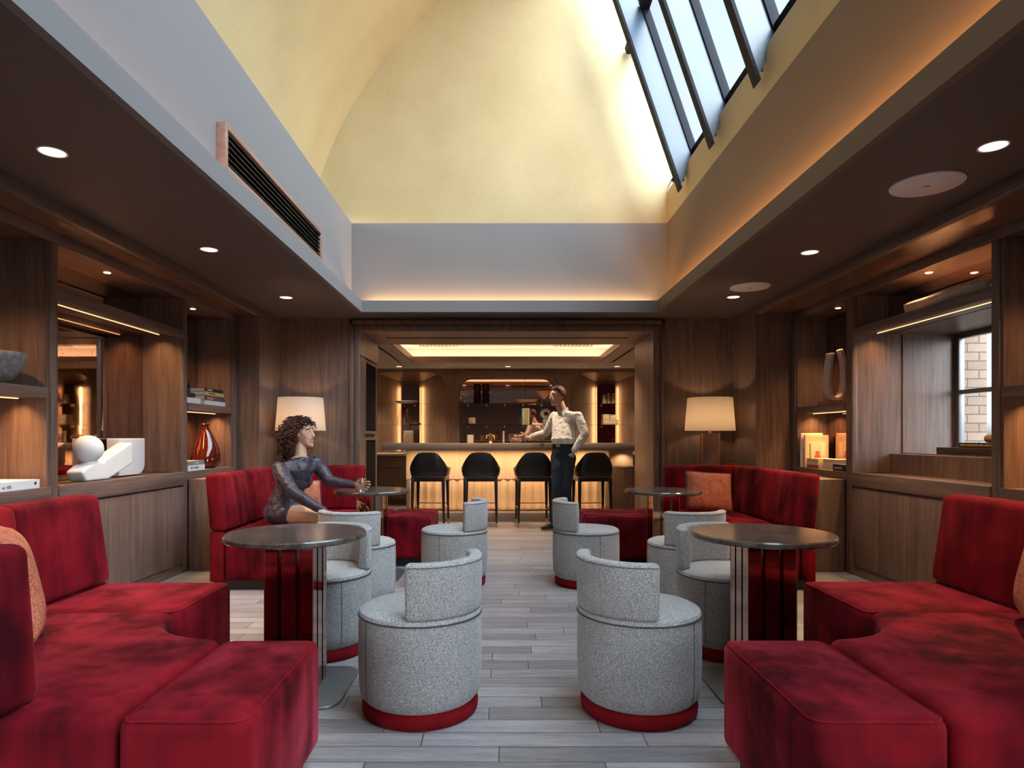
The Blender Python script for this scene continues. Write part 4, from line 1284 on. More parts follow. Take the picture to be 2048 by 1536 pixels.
mb = MB()
for x in (-0.9, 0.15, 1.2):  # unseen downlights added above the stools to light the man
    mb.lathe([(0.001, zc - 0.002), (0.047, zc - 0.002), (0.052, zc)], (x, 8.31, 0), 24)
    spot('downlight_beam', (x, 8.31, zc - 0.02), BDOWN, (1.0, 0.78, 0.52), 110, 0.8, 0.04)
struct('added_lenses', mb, M['lens'])

# bar back wall with three openings
def arch(x0, x1, z0, z1, r, right=True, left=True):
    return rrect(x0, z0, x1, z1, r, 8, (0, 1 if right else 0, 1 if left else 0, 0))
YB1 = 11.6
mb = MB()
holes = [arch(-2.43, -1.0, 0.90, 2.335, 0.30), arch(-0.87, 1.08, 0.90, 2.335, 0.27), arch(1.314, 2.65, 0.90, 2.335, 0.28)]
mb.wall_holes([(BX0, 0), (BX1, 0), (BX1, zc), (BX0, zc)], holes, YB1, YB1 + 0.06)
struct('wall_bar_back', mb, M['bar_wood_z'])
# arch ring round the mirror
def ring(mb, o, i_, y0, y1):
    n = len(o)
    v = [(p[0], y0, p[1]) for p in o] + [(p[0], y0, p[1]) for p in i_] + [(p[0], y1, p[1]) for p in o] + [(p[0], y1, p[1]) for p in i_]
    f = []
    for k in range(n):
        j = (k + 1) % n
        f += [(k, j, n + j, n + k), (2 * n + k, 3 * n + k, 3 * n + j, 2 * n + j), (k, 2 * n + k, 2 * n + j, j), (n + k, n + j, 3 * n + j, 3 * n + k)]
    mb._add(v, f)
t = thing('bar_mirror', 'arched bronze mirror with three panels in the middle of the bar wall', 'mirror', (0.105, 11.8, 0.9))
mb = MB(); ring(mb, arch(-0.87, 1.08, 0.90, 2.335, 0.27), arch(-0.78, 0.99, 0.905, 2.245, 0.22), YB1 + 0.01, YB1 + 0.24); mb.build('arch_frame', M['bar_wood_z'], t, bevel=0.004)
mb = MB(); ring(mb, arch(-0.895, 1.105, 0.90, 2.36, 0.29), arch(-0.84, 1.05, 0.905, 2.305, 0.25), YB1 - 0.02, YB1 + 0.012); mb.build('frame_moulding', M['bar_wood_z'], t, bevel=0.004)
for x0, x1 in ((-0.80, -0.185), (-0.18, 0.43), (0.435, 1.0)):
    mb = MB(); mb.box((x0, 11.845, 0.9), (x1, 11.855, 2.30)); mb.build('mirror_panel', M['bar_mirror'], t)
# glass shelves
def glass_shelf(x0, x1, y0, y1, z, label, brackets):
    t = thing('glass_shelf', label, 'shelf', ((x0 + x1) / 2, (y0 + y1) / 2, z), 'glass bar shelves')
    mb = MB(); mb.box((x0, y0, z - 0.012), (x1, y1, z)); mb.build('glass', M['shelf_glass'], t)
    for b in brackets:
        mb = MB(); mb.box((b - 0.012, y1 - 0.10, z - 0.05), (b + 0.012, y1, z - 0.012)); mb.build('bracket', M['brass'], t)
ZS = {'u': 1.775, 'l': 1.385}
for k, nm in (('u', 'upper'), ('l', 'lower')):
    glass_shelf(-0.775, 0.985, 11.66, 11.84, ZS[k], '%s glass shelf in front of the arched bar mirror' % nm, (-0.62, -0.28, 0.06, 0.4, 0.74))
    glass_shelf(-2.38, -1.25, 11.72, 12.0, ZS[k], '%s glass shelf in the left bar alcove' % nm, (-1.82, -1.62))
    glass_shelf(1.50, 2.60, 11.72, 12.0, ZS[k], '%s glass shelf in the right bar alcove' % nm, (1.87, 2.07))

# side alcoves with splayed panels and an edge lit slot
def alcove(xa, xb, xs, mat, nm, side):
    yF, yBk = YB1 + 0.06, 12.12
    w_ = 0.21
    mb = MB()
    z0, z1, z2 = 0.87, 2.335, 2.215
    zb = 2.17
    pts = [(xa - 0.03, yF, z0), (xa - 0.03, yF, z1 + 0.06), (xs - w_, yBk, z2), (xs - w_, yBk, z0), (xb + 0.03, yF, z0), (xb + 0.03, yF, z1 + 0.06), (xs + w_, yBk, z2), (xs + w_, yBk, z0)]
    mb._add(pts, [(0, 1, 2, 3), (4, 7, 6, 5), (1, 5, 6, 2), (3, 2, 6, 7)])
    o = mb.build('wall_alcove', M['bar_wood_z'], None, kind='structure')
    t = thing('alcove_panel', '%s panel with rounded top glowing at its edges in the %s bar alcove' % (nm, side), 'panel', (xs, 12.04, 0.87))
    mb = MB(); mb.prism_axis(rrect(xs - 0.172, 0.87, xs + 0.172, 2.155, 0.06, 6, (0, 1, 1, 0)), 12.055, 12.07, 'y'); mb.build('panel_face', mat, t)
    for sg in (-1, 1):
        area('slot_light', (xs + sg * 0.165, 12.095, 1.5), 0.03, 1.2, SLOT, (1.0, 0.60, 0.27), (R(90), 0, R(-90 * sg)))
alcove(-2.43, -1.0, -1.717, M['slot_mauve'], 'mauve', 'left')
alcove(1.314, 2.65, 1.976, M['slot_red'], 'oxblood red', 'right')

# back counter with drawers
t = thing('back_counter', 'low back bar cabinet with pale stone top and drawers', 'cabinet', (0.1, 11.3, 0))
mb = MB(); mb.box((BX0 + 0.02, 10.95, 0.835), (BX1 - 0.02, 11.598, 0.875)); mb.build('stone_top', M['stone_light'], t, bevel=0.003)
mb = MB(); mb.box((BX0 + 0.02, 11.02, 0.09), (BX1 - 0.02, 11.59, 0.834)); mb.box((BX0 + 0.02, 11.06, 0), (BX1 - 0.02, 11.59, 0.09)); mb.build('carcass', M['bar_wood_z'], t)
for x0, x1 in ((-2.55, -2.14), (-2.13, -1.62), (-1.61, -1.1), (1.35, 1.86), (1.87, 2.3), (2.31, 2.76)):
    mb = MB(); mb.box((x0 + 0.006, 10.998, 0.64), (x1 - 0.006, 11.02, 0.825)); d = mb.build('drawer', M['bar_wood_x'], t, bevel=0.003)
    mb = MB(); mb.tube([((x0 + x1) / 2 - 0.08, 10.975, 0.735), ((x0 + x1) / 2 + 0.14, 10.975, 0.735)], 0.006, 8); mb.box(((x0 + x1) / 2 - 0.03, 10.975, 0.731), ((x0 + x1) / 2 - 0.022, 11.0, 0.739)); mb.box(((x0 + x1) / 2 + 0.1, 10.975, 0.731), ((x0 + x1) / 2 + 0.108, 11.0, 0.739)); mb.build('handle', M['brass'], d)
    mb = MB(); mb.box((x0 + 0.006, 11.0, 0.10), (x1 - 0.006, 11.02, 0.63)); mb.build('door', M['bar_wood_z'], t, bevel=0.003)
mb = MB(); mb.box((-0.86, 11.60, 0.87), (1.07, 11.84, 0.985)); struct('trim_7', mb, M['stone_light'])

# ------------------------------------------------------------------ the bar
t = thing('bar_counter', 'long bar with taupe counter and backlit pale fluted oak front', 'bar', (0.2, 9.0, 0))
mb = MB(); mb.box((-1.625, 8.62, 0.99), (2.02, 9.42, 1.077)); mb.build('countertop', M['counter'], t, bevel=0.004)
mb = MB(); mb.box((-1.33, 8.955, 0.13), (1.50, 9.35, 0.989)); mb.box((-1.33, 8.94, 0.56), (1.50, 8.955, 0.989)); mb.build('front_panel', M['pale_wood'], t)
# upper planks
mb = MB()
k = 0
x = -1.33
while x < 1.495:
    w_ = [0.16, 0.11, 0.135, 0.19][k % 4]
    mb.box((x + 0.001, 8.928 + 0.004 * (k % 2), 0.575), (min(x + w_, 1.50) - 0.001, 8.94, 0.985)); x += w_; k += 1
mb.build('upper_planks', M['pale_wood'], t)
# lower ribs : shallow ridges with pointed tops
mb = MB()
x = -1.33
while x < 1.49:
    p = 0.118
    a, b = x, x + p
    m_ = (a + b) / 2
    mb._add([(a, 8.953, 0.145), (m_, 8.915, 0.145), (b, 8.953, 0.145), (a, 8.953, 0.545), (m_, 8.915, 0.545), (b, 8.953, 0.545), (m_, 8.953, 0.60)],
            [(0, 1, 4, 3), (1, 2, 5, 4), (3, 4, 6), (4, 5, 6), (0, 2, 1), (0, 3, 6, 5, 2)])
    x += p
mb.build('fluted_ribs', M['pale_wood'], t)
mb = MB(); mb.box((-1.36, 8.76, 0.0), (1.53, 8.95, 0.132)); mb.build('plinth', M['kick'], t, bevel=0.003)
mb = MB(); mb.box((-1.30, 8.72, 0.9885), (1.48, 8.735, 0.9899)); mb.build('led_strip', M['led'], t, label='glowing strip light')
area('bar_under_light', (0.09, 8.72, 0.978), 2.7, 0.03, UNDER, (1.0, 0.58, 0.28), (R(16), 0, 0), 150)
area('bar_plinth_light', (0.09, 8.85, 0.142), 2.7, 0.03, UNDER * 0.10, (1.0, 0.58, 0.28), (PI - R(14), 0, 0), 140)
# lit service end of the bar
t = thing('service_station', 'low dark cabinet with a glowing cream back at the right end of the bar', 'cabinet', (1.75, 9.2, 0))
mb = MB(); mb.box((1.53, 8.98, 0.0), (1.96, 9.36, 0.745)); mb.build('carcass', M['wood_z'], t, bevel=0.003)
mb = MB(); mb.box((1.51, 9.34, 0.746), (1.92, 9.36, 0.988)); mb.build('back_panel', M['stone_light'], t)
mb = MB(); mb.box((1.505, 8.96, 0.746), (1.52, 9.36, 0.988)); mb.build('side_panel', M['bar_wood_z'], t)
spot('service_light', (1.76, 9.22, 0.975), SERV, (1.0, 0.62, 0.3), 130, 0.7, 0.02)

# ------------------------------------------------------------------ bar stools
def make_bar_stool():
    t = thing('bar_stool', '', 'bar stool', (0, 0, 0), 'black leather bar stools')
    # local: back towards -y
    mb = MB()
    n = 40
    rows = []
    for side_r, out in ((0.0, True), (0.028, False)):
        ring_lo, ring_hi, ring_mid = [], [], []
        for k in range(n + 1):
            a = R(-128 + 256 * k / n)          # 0 is straight back
            sx, sy = math.sin(a), -math.cos(a)
            p = 4.0
            rr = 1.0 / ((abs(sx) / 0.255) ** p + (abs(sy) / 0.235) ** p) ** (1 / p) - side_r
            aa = abs(math.degrees(a))
            if aa < 26: h = 0.968 - 0.006 * (aa / 26) ** 2
            elif aa < 66:
                q = (aa - 26) / 40; h = 0.962 - (0.962 - 0.775) * (q * q * (3 - 2 * q))
            else: h = 0.775 - 0.02 * (aa - 66) / 62
            tl = 0.93
            hi_scale = 1.0 - 0.10 * max(0, (h - 0.76) / 0.2)
            ring_lo.append((sx * rr * tl, sy * rr * tl, 0.655)); ring_mid.append((sx * rr, sy * rr, 0.73)); ring_hi.append((sx * rr * hi_scale, sy * rr * (1 + 0.06 * max(0, (h - 0.76) / 0.2)), h))
        rows += [ring_lo, ring_mid, ring_hi]
    vs = [p for r_ in rows for p in r_]
    m = n + 1
    f = []
    for k in range(n):
        f += [(k, k + 1, m + k + 1, m + k), (m + k, m + k + 1, 2 * m + k + 1, 2 * m + k),
              (3 * m + k, 4 * m + k, 4 * m + k + 1, 3 * m + k + 1), (4 * m + k, 5 * m + k, 5 * m + k + 1, 4 * m + k + 1),
              (2 * m + k, 2 * m + k + 1, 5 * m + k + 1, 5 * m + k), (k, 3 * m + k, 3 * m + k + 1, k + 1)]
    for e in (0, n):
        f += [(e, m + e, 4 * m + e, 3 * m + e), (m + e, 2 * m + e, 5 * m + e, 4 * m + e)]
    mb._add(vs, f); mb.build('backrest', M['leather'], t, bevel=0.006, seg=2)
    mb = MB(); mb.prism(rrect(-0.215, -0.195, 0.215, 0.215, 0.07, 6), 0.655, 0.725); mb.build('seat_cushion', M['leather'], t, bevel=0.02, seg=3)
    mb = MB(); mb.prism(rrect(-0.222, -0.20, 0.222, 0.215, 0.05, 5), 0.640, 0.654); mb.build('seat_rail', M['bronze'], t)
    mb = MB()
    for a, b in (((-0.195, -0.20, 0.59), (0.195, -0.175, 0.6395)), ((-0.195, 0.175, 0.59), (0.195, 0.20, 0.6395)), ((-0.215, -0.175, 0.59), (-0.19, 0.175, 0.6395)), ((0.19, -0.175, 0.59), (0.215, 0.175, 0.6395))):
        mb.box(a, b)
    mb.build('apron', M['black_wood'], t)
    for sx in (-1, 1):
        for sy in (-1, 1):
            top = (sx * 0.197, sy * 0.187); bot = (sx * 0.208, sy * 0.222)
            def sq(c, h): return [(c[0] - h, c[1] - h), (c[0] + h, c[1] - h), (c[0] + h, c[1] + h), (c[0] - h, c[1] + h)]
            fz = lambda z: (top[0] + (bot[0] - top[0]) * (0.64 - z) / 0.64, top[1] + (bot[1] - top[1]) * (0.64 - z) / 0.64)
            mb = MB(); mb.prism(sq(fz(0.06), 0.0125), 0.06, 0.6395, sq(fz(0.6395), 0.022)); l = mb.build('leg', M['black_wood'], t, bevel=0.003)
            mb = MB(); mb.prism(sq(fz(0.0), 0.011), 0.0, 0.0595, sq(fz(0.06), 0.013)); mb.build('ferrule', M['brass'], l, label='brass leg tip')
    mb = MB()
    for a, b, z in (((-0.2, -0.21), (0.2, -0.21), 0.235), ((-0.2, 0.21), (0.2, 0.21), 0.275), ((-0.205, -0.2), (-0.205, 0.2), 0.235), ((0.205, -0.2), (0.205, 0.2), 0.235)):
        mb.tube([(a[0], a[1], z), (b[0], b[1], z)], 0.009, 10)
    mb.build('footrail', M['bronze'], t)
    return t
bs = make_bar_stool()
for i, (x, rz, lab) in enumerate(((-0.935, -3, 'black leather bar stool at the left end of the bar'), (-0.27, 0, 'black leather bar stool second from the left at the bar'),
                                   (0.415, 3, 'black leather bar stool just left of the standing man'), (1.185, 5, 'black leather bar stool just right of the standing man'))):
    if i == 0:
        bs.location = (x, 8.43, 0); bs.rotation_euler = (0, 0, R(rz)); bs['label'] = lab
    else:
        dup(bs, lab, (x, 8.43, 0), R(rz))

# ------------------------------------------------------------------ things on the bar and its shelves
def lathe_thing(name, label, cat, prof, c, mat, group=None, n=28, part=None):
    mb = MB(); mb.lathe(prof, c, n)
    o = mb.build(name, mat, None, smooth=None)
    return tag(o, label, cat, group)
ZU, ZL, ZB, ZT = ZS['u'], ZS['l'], 1.0775, 0.8755
platter = lathe_thing('platter', 'wide shallow white platter on the upper shelf of the left bar alcove', 'platter', [(0.001, ZU + 0.001), (0.10, ZU + 0.001), (0.24, ZU + 0.05), (0.236, ZU + 0.055), (0.09, ZU + 0.012), (0.001, ZU + 0.01)], (0, 0, 0), M['plaster'])
platter.data.transform(Matrix.Translation((-1.78, 11.86, 0)) @ Matrix.Diagonal((1, 0.55, 1, 1)))
def decanter(x, y, h, label):
    z = ZL
    t = thing('decanter', label, 'decanter', (x, y, z), 'clear glass decanters')
    mb = MB(); mb.lathe([(0.001, z + 0.001), (0.055, z + 0.001), (0.062, z + 0.05), (0.058, z + 0.13), (0.022, z + 0.19), (0.016, z + 0.24), (0.02, z + 0.25)], (x, y, 0), 24); mb.build('bottle', M['clear'], t)
    mb = MB(); mb.hull([((x, y, z + 0.275), (0.018, 0.018, 0.026))]); mb.tube([(x, y, z + 0.235), (x, y, z + 0.26)], 0.011, 10); mb.build('stopper', M['clear'], t)
decanter(-1.865, 11.80, 0.25, 'clear glass decanter with a stopper, leftmost on the left alcove shelf')
decanter(-1.745, 11.86, 0.25, 'clear glass decanter with a stopper beside the dark tray')
mb = MB(); mb.box((-1.70, 11.76, ZL + 0.001), (-1.50, 11.95, ZL + 0.035)); tag(mb.build('tray', M['black'], None, bevel=0.004), 'small dark tray on the lower shelf of the left alcove', 'tray')
mb = MB(); pr = rrect(-0.105, -0.07, 0.105, 0.07, 0.04, 5)
mb.prism([(p[0] - 1.65, p[1] + 11.35) for p in pr], ZT + 0.001, ZT + 0.40, [(p[0] * 0.80 - 1.65, p[1] * 0.8 + 11.35) for p in pr])
tag(mb.build('vase', M['basket'], None, bevel=0.008), 'tall cream textured vase on the left back counter', 'vase')
for x, l in ((-0.445, 'tall dark ribbed bottle on the upper mirror shelf, left of its twin'), (-0.29, 'tall dark ribbed bottle on the upper mirror shelf, right of its twin')):
    lathe_thing('bottle', l, 'bottle', [(0.001, ZU + 0.001), (0.062, ZU + 0.001), (0.066, ZU + 0.01), (0.066, ZU + 0.19), (0.05, ZU + 0.21), (0.05, ZU + 0.225), (0.064, ZU + 0.245), (0.066, ZU + 0.30), (0.06, ZU + 0.35), (0.066, ZU + 0.36), (0.001, ZU + 0.365)], (x, 11.75, 0), flat('dark oxblood glass', (0.03, 0.006, 0.006), 0.08) if x < -0.4 else bpy.data.materials['dark oxblood glass'], 'dark ribbed bottles')
sbowl = lathe_thing('shallow_bowl', 'shallow dark bronze bowl on the upper mirror shelf', 'bowl', [(0.001, ZU + 0.001), (0.10, ZU + 0.001), (0.20, ZU + 0.035), (0.26, ZU + 0.075), (0.254, ZU + 0.077), (0.19, ZU + 0.045), (0.001, ZU + 0.014)], (0, 0, 0), M['bronze'])
sbowl.data.transform(Matrix.Translation((0.49, 11.745, 0)) @ Matrix.Diagonal((1, 0.34, 1, 1)))
mb = MB(); mb.box((-0.66, 11.68, ZL + 0.001), (-0.40, 11.82, ZL + 0.016)); tag(mb.build('tray', M['black'], None, bevel=0.003), 'thin black tray under the small cream box', 'tray')
mb = MB(); mb.box((-0.60, 11.70, ZL + 0.017), (-0.485, 11.80, ZL + 0.13)); tag(mb.build('cream_box', M['cream'], None, bevel=0.004), 'small cream cube box on the lower mirror shelf', 'box')
for x0, x1, h, c, l in ((0.33, 0.375, 0.14, (0.02, 0.02, 0.02), 'short black book on the lower mirror shelf'), (0.38, 0.43, 0.30, (0.30, 0.38, 0.36), 'pale green book standing on the lower mirror shelf'),
                        (0.435, 0.47, 0.305, (0.5, 0.33, 0.09), 'mustard book standing on the lower mirror shelf'), (0.475, 0.51, 0.305, (0.62, 0.45, 0.36), 'beige book standing on the lower mirror shelf'), (0.515, 0.56, 0.14, (0.02, 0.02, 0.025), 'black book right of the beige one on the mirror shelf')):
    t = thing('book', l, 'book', ((x0 + x1) / 2, 11.75, ZL), 'books on the lower mirror shelf')
    mb = MB(); mb.box((x0, 11.68, ZL + 0.001), (x0 + 0.004, 11.81, ZL + h)); mb.box((x1 - 0.004, 11.68, ZL + 0.001), (x1, 11.81, ZL + h)); mb.box((x0 + 0.004, 11.68, ZL + 0.001), (x1 - 0.004, 11.684, ZL + h)); mb.build('cover', book_mat(c), t)
    mb = MB(); mb.box((x0 + 0.004, 11.684, ZL + 0.003), (x1 - 0.004, 11.805, ZL + h - 0.005)); mb.build('page_block', M['pages'], t)
t = thing('disc_ornament', 'white pierced disc on a white block on the mirror shelf', 'ornament', (0.815, 11.75, ZL))
mb = MB(); mb.box((0.765, 11.71, ZL + 0.001), (0.865, 11.79, ZL + 0.105)); mb.build('block', M['plaster'], t, bevel=0.004)
mb = MB()
mb.lathe([(0.036, 11.725), (0.08, 11.718), (0.10, 11.75), (0.08, 11.782), (0.036, 11.775)], (0.815, 0, ZL + 0.204), 40, 'y')
bmesh.ops.delete(mb.bm, geom=[f for f in mb.bm.faces if len(f.verts) > 4], context='FACES_ONLY')
ff = mb.bm
mb.build('disc', M['plaster'], t, smooth=True)
mb = MB()
mb.hull([((-0.72, 11.75, ZU + 0.10), (0.03, 0.02, 0.05)), ((-0.66, 11.75, ZU + 0.03), (0.03, 0.02, 0.028))]); mb.hull([((-0.74, 11.75, ZU + 0.15), 0.02), ((-0.72, 11.75, ZU + 0.08), 0.02)]); mb.hull([((-0.70, 11.75, ZU + 0.16), 0.016), ((-0.69, 11.75, ZU + 0.08), 0.018)])
tag(mb.build('glass_figure', M['clear'], None, smooth=True), 'clear glass hand shaped figure on the upper mirror shelf', 'ornament')
# on the bar
mb = MB(); mb.lathe([(0.001, ZB), (0.047, ZB), (0.047, ZB + 0.118), (0.043, ZB + 0.118), (0.043, ZB + 0.02), (0.001, ZB + 0.02)], (-0.44, 9.05, 0), 28); tag(mb.build('canister', M['cream'], None), 'cream cylindrical canister standing on the bar', 'canister')
t = thing('beer_tap', 'brass beer tap tower with two black handles on the bar', 'tap', (-0.155, 9.05, ZB))
mb = MB(); mb.lathe([(0.001, ZB), (0.042, ZB), (0.032, ZB + 0.015), (0.026, ZB + 0.03), (0.026, ZB + 0.115), (0.03, ZB + 0.13), (0.001, ZB + 0.14)], (-0.155, 9.05, 0), 24); mb.build('tower', M['brass'], t)
mb = MB(); mb.tube([(-0.215, 9.05, ZB + 0.105), (-0.095, 9.05, ZB + 0.105)], 0.013, 12)
for sx in (-1, 1): mb.tube([(-0.155 + sx * 0.055, 9.05, ZB + 0.11), (-0.155 + sx * 0.055, 9.0, ZB + 0.10), (-0.155 + sx * 0.055, 8.985, ZB + 0.06)], 0.009, 10)
mb.build('spouts', M['brass'], t)
for sx in (-1, 1):
    mb = MB(); mb.tube([(-0.155 + sx * 0.055, 9.04, ZB + 0.118), (-0.155 + sx * 0.062, 9.035, ZB + 0.20)], 0.007, 8, 0.011); mb.build('handle', M['black'], t)
t = thing('water_tap', 'slim cream water tap on the bar left of the glass basket', 'tap', (0.03, 9.05, ZB))
mb = MB(); mb.tube([(0.03, 9.05, ZB), (0.03, 9.05, ZB + 0.17)], 0.013, 12); mb.build('column', M['cream'], t)
mb = MB(); mb.lathe([(0.001, ZB), (0.024, ZB), (0.024, ZB + 0.006), (0.001, ZB + 0.006)], (0.03, 9.05, 0), 24); mb.build('flange', M['brass'], t)
mb = MB(); mb.tube([(0.03, 9.05, ZB + 0.155), (0.03, 9.0, ZB + 0.157)], 0.009, 10); mb.build('spout', M['cream'], t)
lathe_thing('glass_bowl', 'round clear glass bowl of pink flowers on the bar', 'bowl', [(0.05, ZB), (0.075, ZB + 0.02), (0.098, ZB + 0.07), (0.09, ZB + 0.13), (0.086, ZB + 0.13), (0.094, ZB + 0.07), (0.07, ZB + 0.024), (0.045, ZB + 0.006)], (0.20, 9.12, 0), M['clear'])
random.seed(3)
pink = [flat('pink petals', (0.55, 0.14, 0.15), 0.8), flat('blush petals', (0.7, 0.38, 0.33), 0.8)]
for k, (dx, dy, dz, l) in enumerate(((-0.045, 0.0, 0.06, 'leftmost pink blossom in the glass bowl'), (0.0, -0.04, 0.055, 'front pink blossom in the glass bowl'), (0.045, 0.01, 0.06, 'rightmost blush blossom in the glass bowl'), (0.0, 0.02, 0.10, 'topmost blush blossom in the glass bowl'))):
    mb = MB(); c = Vector((0.20 + dx, 9.12 + dy, ZB + dz))
    mb.hull([(c, 0.012)])
    for j in range(11):
        a = j * 2.4; rr = 0.006 + 0.0021 * j
        q = c + Vector((rr * math.cos(a), rr * math.sin(a), 0.012 - 0.0018 * j))
        nrm = Vector((math.cos(a), math.sin(a), 0.6 - 0.05 * j)).normalized()
        t1 = nrm.cross(Vector((0, 0, 1))).normalized(); t2 = nrm.cross(t1)
        mb.hull([(q, (nrm * 0.004, t1 * 0.014, t2 * 0.014))])
    tag(mb.build('blossom', pink[k % 2], None, smooth=True), l, 'flower', 'blossoms in the bar bowl')
# right alcove
for x, h, l in ((1.895, 0.17, 'short cream cone vase, leftmost on the right alcove shelf'), (1.985, 0.20, 'cream cone vase in the middle of the right alcove shelf'), (2.075, 0.20, 'cream cone vase rightmost on the right alcove shelf')):
    lathe_thing('cone_vase', l, 'vase', [(0.001, ZU + 0.001), (0.043, ZU + 0.001), (0.041, ZU + 0.02), (0.026, ZU + h - 0.01), (0.022, ZU + h), (0.001, ZU + h)], (x, 11.82 + 0.05 * (x > 1.95), 0), M['basket'], 'cream cone vases')
for a, b, l in (((1.86, 11.74, ZL + 0.001), (2.14, 11.96, ZL + 0.095), 'wide woven straw box under two small ones in the right alcove'), ((1.865, 11.76, ZL + 0.096), (1.985, 11.94, ZL + 0.19), 'small woven straw box, left of the pair in the right alcove'), ((1.995, 11.76, ZL + 0.096), (2.105, 11.94, ZL + 0.185), 'small woven straw box, right of the pair in the right alcove')):
    t = thing('straw_box', l, 'box', ((a[0] + b[0]) / 2, (a[1] + b[1]) / 2, a[2]), 'woven straw boxes')
    zl = b[2] - 0.022
    mb = MB(); mb.box(a, (b[0], b[1], zl)); mb.build('box_body', M['basket'], t, bevel=0.004)
    mb = MB(); mb.box((a[0] - 0.003, a[1] - 0.003, zl + 0.0005), (b[0] + 0.003, b[1] + 0.003, b[2])); mb.build('lid', M['basket'], t, bevel=0.004)
t = thing('wall_socket', 'small brass socket plate low on the oxblood alcove panel', 'socket', (2.10, 12.05, 1.08))
mb = MB(); mb.box((2.085, 12.047, 1.03), (2.125, 12.0545, 1.13)); mb.build('plate', M['brass'], t)
mb = MB(); mb.box((2.095, 12.0455, 1.05), (2.115, 12.0475, 1.11)); mb.build('outlet', M['black'], t)
# ------------------------------------------------------------------ people
def skin_mat(name, c):
    t = NT(name)
    n = t.noise(9, t.coord(), 3)
    t.bsdf(Base_Color=t.ramp(n, [(0.3, tuple(x * 0.9 for x in c)), (0.7, c)]), Roughness=0.5, Subsurface_Weight=0.08, Subsurface_Radius=(0.02, 0.008, 0.004, 0)[:3])
    return t.m
SK_M = skin_mat('fair skin', (0.66, 0.40, 0.29))
SK_W = skin_mat('warm olive skin', (0.58, 0.33, 0.22))
def cloth(name, a, b, sc=240):
    t = NT(name)
    n = t.noise(sc, t.coord(), 2)
    t.bsdf(Base_Color=t.ramp(n, [(0.3, a), (0.7, b)]), Roughness=0.8, Normal=t.bump(n, 0.2, 0.002))
    return t.m
SHIRT = cloth('white cotton shirt', (0.66, 0.63, 0.62), (0.76, 0.73, 0.71))
DENIM = cloth('dark indigo denim', (0.006, 0.012, 0.022), (0.018, 0.03, 0.045))
def hairmat(name, a, b):
    t = NT(name)
    n = t.noise(30, t.coord(), 3)
    t.bsdf(Base_Color=t.ramp(n, [(0.3, a), (0.7, b)]), Roughness=0.6, Specular_IOR_Level=0.35)
    return t.m
HAIR_M = hairmat('short brown hair', (0.045, 0.018, 0.010), (0.11, 0.045, 0.022))
HAIR_W = hairmat('dark auburn curls', (0.012, 0.004, 0.004), (0.085, 0.022, 0.016))
def dress_mat():
    t = NT('aubergine velvet with swirl pattern')
    v = t.coord((1, 1, 1))
    d = t.n('TexNoise', {'Vector': v, 'Scale': 9.0, 'Detail': 2.0, 'Distortion': 2.5})
    wv = t.n('TexWave', {'Vector': t.n('VectorMath', {0: v, 1: d.outputs['Color']}, operation='ADD').outputs[0], 'Scale': 2.8, 'Distortion': 7.0, 'Detail': 1.0}, wave_type='RINGS')
    c = t.ramp(wv.outputs['Fac'], [(0.55, (0.014, 0.008, 0.017)), (0.80, (0.085, 0.072, 0.115)), (0.95, (0.022, 0.013, 0.027))])
    t.bsdf(Base_Color=c, Roughness=0.5, Sheen_Weight=0.55, Sheen_Roughness=0.25, Sheen_Tint=(0.72, 0.68, 0.95, 1))
    return t.m
DRESS = dress_mat()
LIP = flat('lips', (0.45, 0.10, 0.09), 0.4)
EYE_W = flat('eye white', (0.75, 0.72, 0.68), 0.25)
EYE_D = flat('dark iris', (0.02, 0.012, 0.008), 0.2)
TOOTH = flat('teeth', (0.8, 0.76, 0.7), 0.3)

def chain(mb, pts):
    for (p0, r0), (p1, r1) in zip(pts, pts[1:]):
        mb.hull([(p0, r0), (p1, r1)])

def head(mb, c, f, u, s=1.0):
    """c: centre of the skull; f forward, u up"""
    c = Vector(c); f = Vector(f).normalized(); u = (Vector(u) - f * Vector(u).dot(f)).normalized(); r = f.cross(u)
    L = lambda a, b, d: c + r * a * s + f * b * s + u * d * s
    E = lambda a, b, d: (r * a * s, f * b * s, u * d * s)
    mb.hull([(L(0, -0.012, 0.03), E(0.074, 0.092, 0.082)), (L(0, 0.02, 0.0), E(0.069, 0.072, 0.085))])          # skull
    mb.hull([(L(0, 0.03, -0.01), E(0.064, 0.06, 0.05)), (L(0, 0.052, -0.085), E(0.040, 0.032, 0.026)), (L(0, 0.078, -0.102), E(0.020, 0.014, 0.014)), (L(0, 0.0, -0.06), E(0.055, 0.05, 0.03))])  # jaw
    mb.hull([(L(0, 0.086, 0.018), E(0.010, 0.008, 0.010)), (L(0, 0.105, -0.024), E(0.0115, 0.010, 0.009)), (L(0, 0.088, -0.036), E(0.018, 0.010, 0.008))])   # nose
    mb.hull([(L(0.028, 0.078, 0.033), E(0.018, 0.009, 0.006)), (L(-0.028, 0.078, 0.033), E(0.018, 0.009, 0.006))])  # brow
    for k in (-1, 1):
        mb.hull([(L(k * 0.034, 0.056, -0.024), E(0.022, 0.020, 0.022))])                                             # cheek
        mb.hull([(L(k * 0.074, -0.004, 0.006), E(0.008, 0.018, 0.028)), (L(k * 0.072, 0.002, -0.024), E(0.006, 0.010, 0.012))])  # ear
    mb.hull([(L(0.018, 0.082, -0.058), E(0.012, 0.010, 0.008)), (L(-0.018, 0.082, -0.058), E(0.012, 0.010, 0.008))])  # mouth mound
    return L, E, r, f, u

